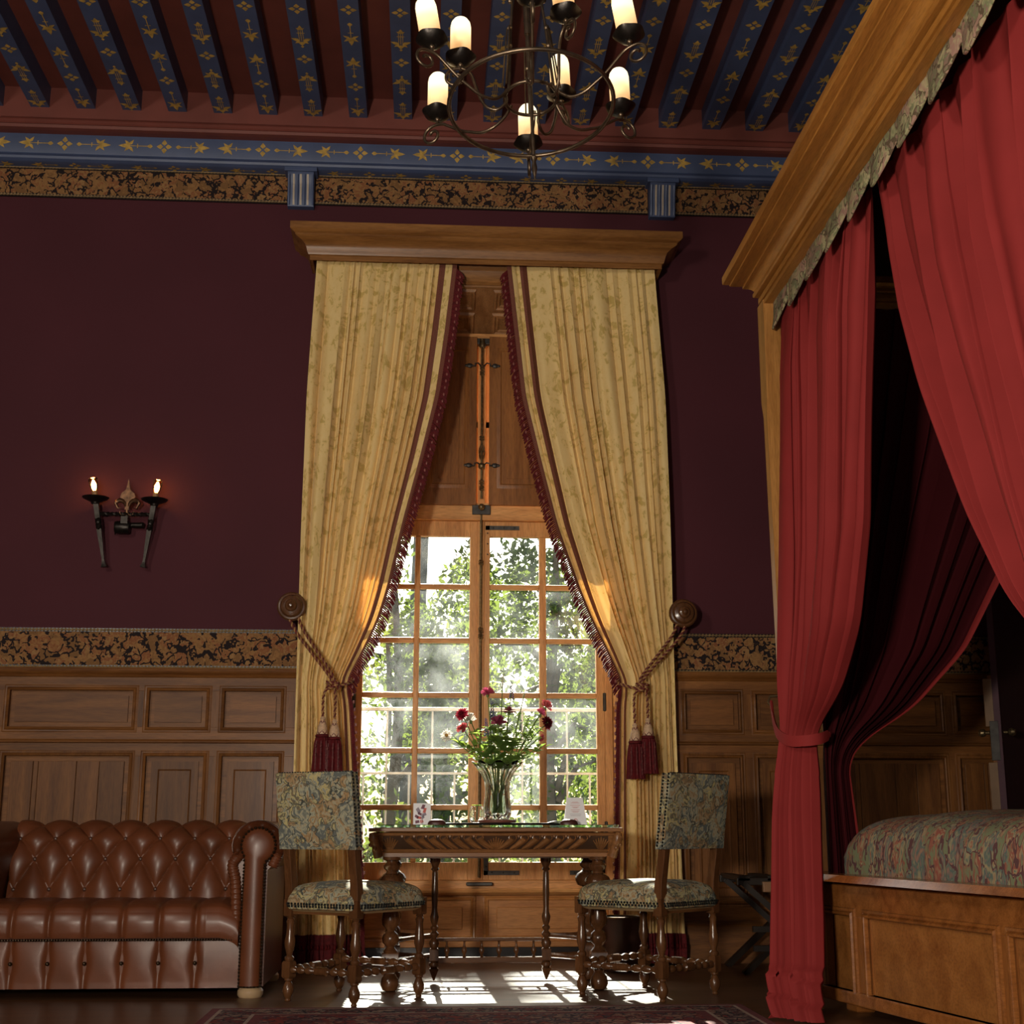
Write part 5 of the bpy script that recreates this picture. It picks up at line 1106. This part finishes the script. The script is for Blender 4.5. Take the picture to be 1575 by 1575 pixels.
bloom('dahlia', at(841, 1112, 7.03), .038, p_dark, 'dark maroon chrysanthemum at the far right, turned sideways', 10, (.7, -.6, .2))
bloom('carnation', at(831, 1134, 7.12), .018, p_coral, 'small drooping coral bud low on the right of the bouquet', 11, (.9, 0, -.3))
bloom('spike', at(787, 1063, 7.12), .030, p_viol, 'violet flower spike standing tall right of centre', 12)
bloom('spike', at(757, 1096, 7.14), .034, p_viol, 'violet flower spike below the top pink carnation', 13)
bloom('spike', at(748, 1120, 7.0), .030, p_viol, 'blue-violet flower spike at the centre left of the bouquet', 14)
bloom('spike', at(801, 1117, 7.06), .020, p_viol, 'short violet flower spike right of the mauve bloom', 15)
bloom('plume', at(807, 1066, 7.15), .036, p_plume, 'cream feathery grass plume at the upper right of the bouquet', 16, (.4, 0, 1), 0)
bloom('plume', at(773, 1050, 7.2), .040, p_plume, 'pale grass ear rising thinly behind the top of the bouquet', 17, (.1, 0, 1), 0)
def sprig(head, n, L_, w, lab, seed, mat_=None):
    r_ = random.Random(seed); n = int(n*1.9); L_ *= 1.05; w *= 1.25; sp_ = stem_pts(head, r_); T_ = thing('leafy_sprig', lab, 'foliage', tuple(VB+Vector((0, 0, .03))), 0, 'greenery in the crystal vase')
    MB().tube(sp_, [.0025]*len(sp_), 5).build('stem', stemM, T_); b = MB(); i0 = int(len(sp_)*.52)
    for i in range(n):
        p = sp_[i0+int((len(sp_)-1-i0)*i/(n-1))]+Vector((r_.uniform(-.018, .018), r_.uniform(-.01, .01), r_.uniform(-.012, .012))); a = i*2.4+r_.uniform(-.4, .4); leaf(b, p, (cos(a), sin(a)*.7, r_.uniform(.1, .9)), L_*r_.uniform(.7, 1.2), w, .3)
    b.build('leaf', mat_ or leafC, T_, smooth=0)
sprig(at(745, 1150, 6.98), 11, .075, .042, 'broad dark leaves at the front left of the vase rim', 31)
sprig(at(770, 1135, 6.98), 12, .080, .050, 'broad leaves filling the middle front of the bouquet', 32)
sprig(at(790, 1140, 7.02), 12, .075, .046, 'broad leaves at the front right of the bouquet', 33)
sprig(at(820, 1125, 7.06), 16, .055, .014, 'slender pointed leaves reaching out to the right', 34)
sprig(at(815, 1100, 7.12), 16, .050, .012, 'thin upright leaves behind the right-hand blooms', 35)
sprig(at(720, 1150, 7.04), 16, .050, .012, 'yellow-green small leaves spilling out to the left', 36, leafB)
sprig(at(800, 1095, 7.16), 16, .045, .010, 'fine airy greenery behind the centre of the bouquet', 37)
sprig(at(735, 1125, 7.10), 14, .050, .016, 'small leaves rising left of the violet spike', 38)
sprig(at(808, 1165, 6.98), 9, .050, .018, 'drooping leaves hanging over the right side of the rim', 39)
sprig(at(705, 1140, 7.05), 13, .055, .018, 'feathery pale greenery reaching out under the white daisy', 40)
sprig(at(760, 1120, 7.06), 14, .065, .030, 'mid-green leaves rising behind the mauve bloom', 41)
sprig(at(832, 1150, 7.03), 12, .055, .020, 'leafy spray leaning out low on the right of the bouquet', 42)
r_ = random.Random(8); T_ = thing('leafy_sprig', 'tiny bright green sprig in the small glass vase', 'foliage', (V2.x, V2.y, V2.z+.02)); b = MB()
MB().tube([V2+Vector((0, 0, .012)), V2+Vector((0, 0, .09))], .003, 5).build('stem', stemM, T_)
for i in range(12): leaf(b, V2+Vector((0, 0, .085)), (cos(i*2.4), sin(i*2.4), .5), .035, .016)
b.build('leaf', leafC, T_, smooth=0)
# picture card, tent card, two dark cases and a paper
a = at(649, 1252, 7.12)
T_ = thing('picture_card', 'small upright card with plum and grey abstract shapes, left on the table', 'card', (a.x, 7.12, ZT))
MB().box(a.x-.044, a.x+.044, 7.12, 7.124, ZT, ZT+.106).build('card_sheet', whitepaint, T_, smooth=0)
MB().prism([(-.02, 0), (.02, 0), (0, .09)], (a.x, 7.124, ZT), (0, 1, 0), (0, 0, 1), -.001, .001).build('card_foot', whitepaint, T_, smooth=0)
for k, (x, z, w_, h_, an, mt) in enumerate(((.006, .088, .016, .026, -.4, inkplum), (-.018, .070, .018, .030, .5, inkgrey), (.014, .070, .014, .028, -.3, inkred), (-.008, .052, .024, .014, -.5, inkplum), (.012, .050, .022, .016, .3, inkgrey), (-.026, .040, .014, .022, 1.0, inkplum), (-.012, .034, .022, .014, -.2, inkred), (.004, .036, .018, .016, .5, inkgrey), (-.022, .014, .022, .016, .1, inkplum), (0, .016, .016, .018, .3, inkred))):
    MB().prism([(-w_/2, -h_/2), (w_/2, -h_/2*.7), (w_/2*.8, h_/2), (-w_/2, h_/2*.8)], (a.x+x, 7.1198, ZT+z), (cos(an), 0, sin(an)), (-sin(an), 0, cos(an)), 0, .0006).build('printed_shape', mt, T_, smooth=0)
a = at(886, 1240, 7.10)
T_ = thing('tent_card', 'white folded tent card with faint pink lines and a no-smoking ring', 'card', (a.x, 7.12, ZT))
for sg in (1, -1):
    vs = [(a.x-.062, 7.115-sg*.035, ZT), (a.x+.055, 7.115-sg*.035, ZT), (a.x+.036, 7.115, ZT+.135), (a.x-.046, 7.115, ZT+.135)]
    MB().add([Vector(v) for v in vs], [(0, 1, 2, 3) if sg > 0 else (3, 2, 1, 0)]).build('card_sheet', whitepaint, T_, smooth=0, solid=.001)
def card(u, z): return Vector((a.x-.004+u, 7.08+.0347*(z/.135), ZT+z))+Vector((0, -.0012, 0))
for z, l in ((.112, .030), (.108, .045), (.096, .052), (.088, .035), (.084, .022), (.074, .046), (.066, .040), (.062, .028), (.052, .058), (.044, .052)):
    p, q = card(-l/2, z), card(l/2, z); MB().tube([p, q], .0009, 4).build('printed_line', inkred if z > .06 else inkgrey, T_, smooth=0)
c_ = card(.0, .020); MB().tube([c_+Vector((.0085*cos(i*.35), 0, .0085*sin(i*.35))) for i in range(18)], .0012, 5, True).tube([c_+Vector((-.006, 0, .006)), c_+Vector((.006, 0, -.006))], .0011, 5).build('no_smoking_ring', inkred, T_)
for nm, px, lab in (('domed_case', 672, 'small dark domed leather case in front of the picture card'), ('domed_case', 875, 'small dark domed leather case in front of the white tent card')):
    p = at(px, 1262, 6.99); o_ = tag(MB().grid(lambda u, v: (.046*cos(2*pi*u)*cos(v*pi/2)**.6, .030*sin(2*pi*u)*cos(v*pi/2)**.6, .026*sin(v*pi/2)), 28, 10, True).build(nm, maroon), lab, 'case', 'dark domed cases on the table'); o_.location = (p.x, 6.99, ZT)
p = at(858, 1262, 7.06); o_ = tag(MB().grid(lambda u, v: (-.05+.10*u, -.035+.07*v, .004+.014*sin(pi*(u*.8+.1))), 12, 4).build('folded_paper', whitepaint, solid=.002), 'curled white paper lying beside the right-hand dark case', 'paper'); o_.location = (p.x, 7.09, ZT)
# ================================================================== WASTE BIN
T_ = thing('waste_bin', 'dark round waste bin on the floor beside the right curtain', 'bin', (1.09, 7.88, 0))
MB().lathe([(0, .0), (.098, 0), (.105, .01), (.118, .285), (.112, .285), (.100, .015), (0, .012)], (1.09, 7.88, 0), 36).build('bin_body', maroonb := plain('dark_brown_leather_bin', (.035, .014, .010), .4, coat=.3), T_, smooth=40)
MB().tube([(1.09+.116*cos(i*pi/18), 7.88+.116*sin(i*pi/18), .286) for i in range(36)], .005, 6, True).build('rim', brassold, T_)
# ================================================================== FOLDING RACK
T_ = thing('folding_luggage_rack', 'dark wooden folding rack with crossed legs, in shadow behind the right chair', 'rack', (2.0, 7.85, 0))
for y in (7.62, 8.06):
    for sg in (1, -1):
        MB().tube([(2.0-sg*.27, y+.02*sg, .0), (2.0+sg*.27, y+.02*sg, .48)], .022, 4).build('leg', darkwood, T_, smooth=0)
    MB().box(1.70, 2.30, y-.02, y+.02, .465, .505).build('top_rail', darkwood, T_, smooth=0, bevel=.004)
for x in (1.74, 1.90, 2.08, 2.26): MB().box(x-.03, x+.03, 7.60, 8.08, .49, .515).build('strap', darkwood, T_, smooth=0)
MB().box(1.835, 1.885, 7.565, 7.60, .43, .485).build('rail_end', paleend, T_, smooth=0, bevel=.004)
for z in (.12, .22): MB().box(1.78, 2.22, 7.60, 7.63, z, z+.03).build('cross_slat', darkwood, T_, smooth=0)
# ================================================================== RUG
T_ = thing('persian_rug', 'red persian rug with a patterned border on the dark floor', 'rug', (.26, 4.9, 0))
RX0, RX1, RY0, RY1 = -.905, 1.41, 2.2, 6.31
MB().box(RX0, RX1, RY0, RY1, 0.0005, .009).build('rug_body', blackm, T_, smooth=0)
def band(a, b, mt, nm):
    m_ = MB()
    for x0, x1, y0, y1 in ((RX0+a, RX1-a, RY0+a, RY0+b), (RX0+a, RX1-a, RY1-b, RY1-a), (RX0+a, RX0+b, RY0+b, RY1-b), (RX1-b, RX1-a, RY0+b, RY1-b)): m_.box(x0, x1, y0, y1, .006, .0105)
    m_.build(nm, mt, T_, smooth=0)
rw = plain('rug_guard_stripe', (.30, .22, .17), .9, 0, .4, 80); rdk = plain('rug_dark_red', (.12, .014, .018), .9, 0, .3, 60)
band(.0, .035, rdk, 'edge_band'); band(.035, .05, rw, 'guard_stripe'); band(.05, .19, rugB, 'main_border'); band(.19, .205, rw, 'guard_stripe'); band(.205, .25, rdk, 'inner_border')
MB().box(RX0+.25, RX1-.25, RY0+.25, RY1-.25, .006, .0108).build('field', rugM, T_, smooth=0)
fr_ = MB(); r_ = random.Random(3); x = RX0
while x < RX1: fr_.tube([(x, RY1, .006), (x+r_.uniform(-.01, .01), RY1+r_.uniform(.02, .035), .004)], .0022, 4); x += .009
fr_.build('fringe', plain('pink_cream_fringe_yarn', (.42, .24, .20), .9), T_, smooth=0, kind='stuff')
# ================================================================== BED
BD = Vector((1.768, 6.253, 0)); bdir = Vector((.184, -.983, 0)).normalized(); bn = Vector((-bdir.y, bdir.x, 0))
rzb = atan2(bdir.y, bdir.x)
T_ = thing('four_poster_bed', 'large oak four-poster bed with moulded canopy and panelled side', 'bed', tuple(BD), 0)
def BM(): 
    b = MB(); b.T = Matrix.Translation(BD) @ Matrix.Rotation(rzb, 4, 'Z'); return b   # local x along the side towards the camera, y into the bed (+), z up
LB = 3.0
BM().box(.03, LB, .03, 1.5, .085, .50).build('bed_carcass', bedP, T_, smooth=0)
BM().box(.0, LB, .0, .03, .405, .53).build('side_rail', bedX, T_, smooth=0, bevel=.002)
BM().sweep([(-.03, 1.5, .53), (-.03, -.0, .53), (LB, -.0, .53)], (0, 0, 1), [(0, -.018), (-.006, -.016), (-.008, -.008), (-.004, -.004), (-.006, 0), (-.022, .010), (-.032, .020), (-.036, .030), (-.032, .042), (-.020, .048), (.10, .048), (.12, .02)], closed=False, flip=True).build('rail_cap', bedX, T_, smooth=35)
BM().box(.0, LB, .0, .03, .085, .098).box(-.02, LB, -.018, .03, .045, .098).build('base_rail', bedX, T_, smooth=0, bevel=.008)
BM().box(-.02, .0, .0, 1.5, .085, .53).build('end_board', bedP, T_, smooth=0)
for x0, x1 in ((.0, .02), (.30, .43), (1.355, 1.46), (2.4, 2.5)): BM().box(x0, x1, .001, .03, .098, .405).build('stile', bedZ, T_, smooth=0, bevel=.002)
for x0, x1 in ((.02, .30), (.43, 1.355), (1.46, 2.4)):
    BM().box(x0, x1, .018, .032, .098, .405).build('side_panel', bedP, T_, smooth=0)
    BM().sweep([(x0, .002, .098), (x1, .002, .098), (x1, .002, .405), (x0, .002, .405)], (0, -1, 0), [(0, -.01), (0, .012), (.004, .018), (.012, .019), (.018, .008), (.020, .012), (.030, .010), (.034, .000), (.040, -.002), (.044, -.014)], flip=True).build('panel_moulding', bedX, T_, smooth=40)
for x in (.15, 2.8): BM().square([(.04, 0), (.045, .006), (.045, .085)], (x, .10, 0)).build('foot', bedZ, T_, smooth=0)
# posts
for (px, py) in ((1.675, 6.265), (1.79, 3.30)):
    p = MB(); cz = [(.0, .055, -.0), (2.55, .055, 0), (2.62, .055, 0), (2.70, .055, 0), (3.30, .055, 0)]
    def oct_(h, c): return [(-h+c, -h), (h-c, -h), (h, -h+c), (h, h-c), (h-c, h), (-h+c, h), (-h, h-c), (-h, -h+c)]
    sec = [(0, .056, .002, .028), (.02, .056, .022, .028), (2.72, .056, .022, 0), (2.80, .058, .001, 0), (3.30, .058, .001, 0)]; vs = []
    for z, h, c, dx in sec: vs += [(px+dx+x, py+y, z) for x, y in oct_(h, c)]
    p.add(vs, [(j*8+i, j*8+(i+1) % 8, j*8+8+(i+1) % 8, j*8+8+i) for j in range(4) for i in range(8)]+[tuple(range(8))[::-1], tuple(32+i for i in range(8))])
    p.build('bedpost', canZ, T_, smooth=0)
# canopy frame with cornice
CXa, CXb, CYa, CYb = 1.622, 4.0, 2.9, 6.30
CPR = [(.055, 3.28), (0, 3.28), (0, 3.300), (.006, 3.302), (.006, 3.308), (-.004, 3.310), (-.004, 3.338), (.010, 3.342), (.010, 3.348), (-.020, 3.352), (-.026, 3.358), (-.026, 3.372), (-.014, 3.378), (-.030, 3.398), (-.052, 3.412), (-.066, 3.416), (-.066, 3.426), (-.052, 3.430), (-.070, 3.440), (-.100, 3.448), (-.118, 3.450), (-.120, 3.458), (-.112, 3.462), (-.136, 3.466), (-.148, 3.470), (-.150, 3.480), (-.150, 3.51), (0, 3.51)]
MB().sweep([(CXb, CYb, 0), (CXa, CYb, 0), (CXa, CYa, 0), (CXb, CYa, 0)], (0, 0, 1), CPR, closed=False, flip=False).build('canopy_cornice', canY, T_, smooth=30)
MB().box(CXa+.0, CXb, CYa, CYb, 3.48, 3.50).build('canopy_roof', blackm, T_, smooth=0)
MB().box(CXa+.055, CXa+.075, CYa, CYb, 3.28, 3.45).build('canopy_inner_board', canY, T_, smooth=0)
# scalloped tapestry valance, a thing hung from the canopy
V_ = thing('bed_valance', 'scalloped tapestry valance hanging inside the oak canopy edge of the bed', 'valance', (1.68, 4.9, 3.2))
y = 6.24; k = 0; sw = .285
vx = 1.670
def valpt(u, v):
    yy = 6.29-u*3.3; q = ((5.871+.31*8-yy)/.303) % 1; sh = sin(pi*q**.68)**1.25
    dp = .058+.120*sh; z = 3.30-v*dp; x = vx+.003*sin(u*50)*v-.022*v*sh+.010*v*cos(2*pi*q+.6); return (x, yy, z)
MB().grid(valpt, 600, 10).build('scalloped_cloth', valM, V_, smooth=60, solid=.006)
pp_ = MB(); pp_.tube([valpt(i/400, 1) for i in range(401)], .006, 6); pp_.build('piping', valM, V_)
# bed curtains
def rowsof(tab):
    """tab: (z, (x,y)A, (x,y)B) top to bottom; v follows height"""
    zt, zb = tab[0][0], tab[-1][0]; ks = [(-t[0], t) for t in tab]
    def f(v):
        z = zt+(zb-zt)*v; h = .05
        A = [smoothtab([(t[0], t[1][k]) for t in tab], z, h) for k in (0, 1)]; B = [smoothtab([(t[0], t[2][k]) for t in tab], z, h) for k in (0, 1)]
        return Vector((A[0], A[1], z)), Vector((B[0], B[1], z))
    return f, zt, zb
def nob(u, v): return 0
tabL = [(3.27, (1.695, 6.17), (1.735, 4.90)), (2.72, (1.68, 6.17), (1.735, 5.02)), (1.98, (1.655, 6.17), (1.745, 5.26)), (1.60, (1.635, 6.17), (1.75, 5.50)), (1.35, (1.62, 6.17), (1.75, 5.80)), (1.20, (1.615, 6.17), (1.72, 6.04)), (1.14, (1.605, 6.17), (1.715, 6.06)), (.8, (1.555, 6.12), (1.685, 5.97)), (.4, (1.52, 6.08), (1.665, 5.90)), (.18, (1.49, 6.0), (1.635, 5.82)), (.06, (1.475, 5.95), (1.61, 5.76)), (.01, (1.475, 5.88), (1.60, 5.70))]
fL, zt, zb = rowsof(tabL)
def tp(z, c, w): return math.exp(-((z-c)/w)**2)
C1 = thing('bed_curtain', 'red bed curtain at the far post, tied low and falling to the floor', 'curtain', (1.66, 6.1, 0), 0, 'red curtains of the bed')
def ampL(v): z = zt+(zb-zt)*v; return .022+.058*min(1, v*8)*(1-.65*tp(z, 1.18, .18))*(1 if z > 1 else .9)
def sagL(u, v):
    z = zt+(zb-zt)*v
    if z > .21: return Vector((0, 0, 0))
    zz = z+.035*(u-.5)+.008*sin(u*9); k = (zz/.085) % 1; d = .034*(k**.7)*min(1, (.21-z)/.02); return Vector((-d*.8, -d, 0))
cloth('curtain_cloth', fL, None, 5.5, ampL, (-.985, -.17, 0), [redv], nob, C1, 2.2, nu=300, nv=260, wob=.5, sag=sagL, cw=2, ex=.85, overlap=.2)
tbp = smoothp([(1.60, 6.32, 1.345), (1.588, 6.25, 1.27), (1.582, 6.15, 1.19), (1.605, 6.05, 1.150), (1.66, 5.98, 1.145), (1.73, 5.98, 1.155), (1.80, 6.06, 1.18)], 6)
tb = MB(); vs = []
for i, p in enumerate(tbp):
    d = (tbp[min(i+1, len(tbp)-1)]-tbp[max(i-1, 0)]).normalized(); o_ = d.cross(Z3).normalized(); w_ = .024 if 5 < i < len(tbp)-2 else .012; up_ = o_.cross(d)*-1
    for a, b_ in ((-1, 0), (-.6, .9), (0, 1.2), (.6, .9), (1, 0), (0, -.3)): vs.append(p+up_*a*w_*-1+o_*b_*.010*(-1 if True else 1))
n_ = len(tbp); tb.add(vs, [(j*6+i, j*6+(i+1) % 6, j*6+6+(i+1) % 6, j*6+6+i) for j in range(n_-1) for i in range(6)]+[tuple(range(6)), tuple((n_-1)*6+i for i in range(6))])
tb.build('cloth_tieback', redv, C1, smooth=60)
MB().tube([(1.66, 6.26, 1.37), (1.60, 6.32, 1.37), (1.59, 6.33, 1.345), (1.60, 6.33, 1.33)], .006, 6).build('tieback_hook', brassold, C1)
tabR = [(3.27, (1.74, 4.84), (1.78, 3.42)), (2.9, (1.74, 4.72), (1.78, 3.42)), (2.27, (1.735, 4.43), (1.78, 3.36)), (1.75, (1.735, 4.13), (1.78, 3.32)), (1.45, (1.735, 3.90), (1.78, 3.30)), (1.22, (1.74, 3.62), (1.78, 3.27)), (1.05, (1.76, 3.42), (1.80, 3.22)), (.6, (1.76, 3.42), (1.82, 3.15)), (.02, (1.74, 3.45), (1.84, 3.10))]
fR, zt2, zb2 = rowsof(tabR)
C2 = thing('bed_curtain', 'red bed curtain nearest the camera, swept down to the right frame edge', 'curtain', (1.76, 3.7, 0), 0, 'red curtains of the bed')
cloth('curtain_cloth', fR, None, 6.0, lambda v: .022+.085*min(1, v*5)*(1-.4*tp(zt2+(zb2-zt2)*v, 1.1, .2)), (-1, 0, 0), [redv], nob, C2, 5.1, nu=300, nv=160, wob=.5, cw=2, ex=.8, overlap=.15)
# curtain at the back of the bed, swept to the same far post
tabB = [(3.27, (1.80, 6.22), (3.45, 6.22)), (2.6, (1.80, 6.22), (3.10, 6.22)), (2.2, (1.80, 6.22), (2.86, 6.22)), (1.857, (1.80, 6.22), (2.66, 6.22)), (1.579, (1.80, 6.22), (2.50, 6.22)), (1.307, (1.80, 6.22), (2.23, 6.20)), (1.15, (1.80, 6.20), (1.97, 6.18)), (1.05, (1.80, 6.20), (1.90, 6.16)), (.6, (1.80, 6.20), (1.92, 6.10)), (.05, (1.80, 6.20), (1.93, 6.10))]
fB, zt3, zb3 = rowsof(tabB)
C3 = thing('bed_curtain', 'dark shadowed red curtain behind the bed, swept in a curve to the far post', 'curtain', (1.9, 6.2, 0), 0, 'red curtains of the bed')
red_shade = plain('shaded_crimson_cloth', (.045, .004, .006), .85, 0, .06, 5, spec=.1)  # red cloth darkened: shade inside the bed is put into the colour
cloth('curtain_cloth', fB, None, 9.5, lambda v: .02+.05*min(1, v*5), (0, -1, 0), [red_shade, redv], lambda u, v: 1 if u > .955 else 0, C3, 7.3, nu=280, nv=140, wob=.4, cw=2, ex=.8)
# mattress under its tapestry spread
MT = thing('bedspread', 'tapestry-covered mattress bulging above the oak side of the bed', 'bedding', tuple(BD+bdir*1.5+bn*.75+Z3*.55))
def matt(u, v):
    # u along the side 0..1, v over the section 0..1
    L_, Wd, H = 2.9, 1.42, .285; x = .045+L_*u; e = min(1, u/.11); ez = (1-(1-e)**2.3)**.5
    a = v*pi; cs, sn = cos(a), sin(a); y = .71-(.68)*(abs(cs)**.45)*(1 if cs > 0 else -1)*(.93+.07*ez); z = .555+(H*(abs(sn)**.42)*ez)+.008*sin(x*9+3*v)*sn
    return (x+.03*(1-ez)*sn, y+.02, z)
b = BM().grid(matt, 120, 60); b.build('spread_cloth', bedM, MT, smooth=60)
# ================================================================== OPEN JIB DOOR
D_ = struct('door_1', 'open concealed door in the wainscot with a dark purple face')
DO = Vector((3.215, 7.62, 0)); dd = Vector((.62, .785, 0)).normalized(); dn = Vector((-dd.y, dd.x, 0))
def DM():
    b = MB(); b.T = Matrix.Translation(DO) @ Matrix(((dd.x, -dd.y, 0, 0), (dd.y, dd.x, 0, 0), (0, 0, 1, 0), (0, 0, 0, 1))); return b  # x along leaf, y to its left/back face
DM().box(0, .80, -.03, .0, .02, 2.4).build('door_leaf', purpled, D_, smooth=0)
DM().box(.0, .80, .0, .022, .02, 1.62).build('wainscot_facing', oakZ, D_, smooth=0)
for z0, z1 in ((.02, 1.13), (1.33, 1.60)): DM().box(-.006, .01, .0, .05, z0, z1).build('edge_lipping', paleend2 := plain('pale_oak_edge', (.17, .095, .045), .5) if 'pale_oak_edge' not in bpy.data.materials else bpy.data.materials['pale_oak_edge'], D_, smooth=0, bevel=.003)
DM().box(-.003, .01, -.035, .0, .02, 2.4).build('purple_edge', purple, D_, smooth=0)
DM().box(-.008, .004, -.02, .028, 1.14, 1.36).build('lock_plate', steel, D_, smooth=0, bevel=.002)
for sg, y in ((1, .05), (-1, -.03)):
    DM().lathe([(0, y+sg*.065), (.016, y+sg*.062), (.024, y+sg*.045), (.020, y+sg*.03), (.010, y+sg*.022), (.010, y), (.0, y)], (.07, 0, 1.30), 16, 'Y').build('door_knob', brassold, D_)
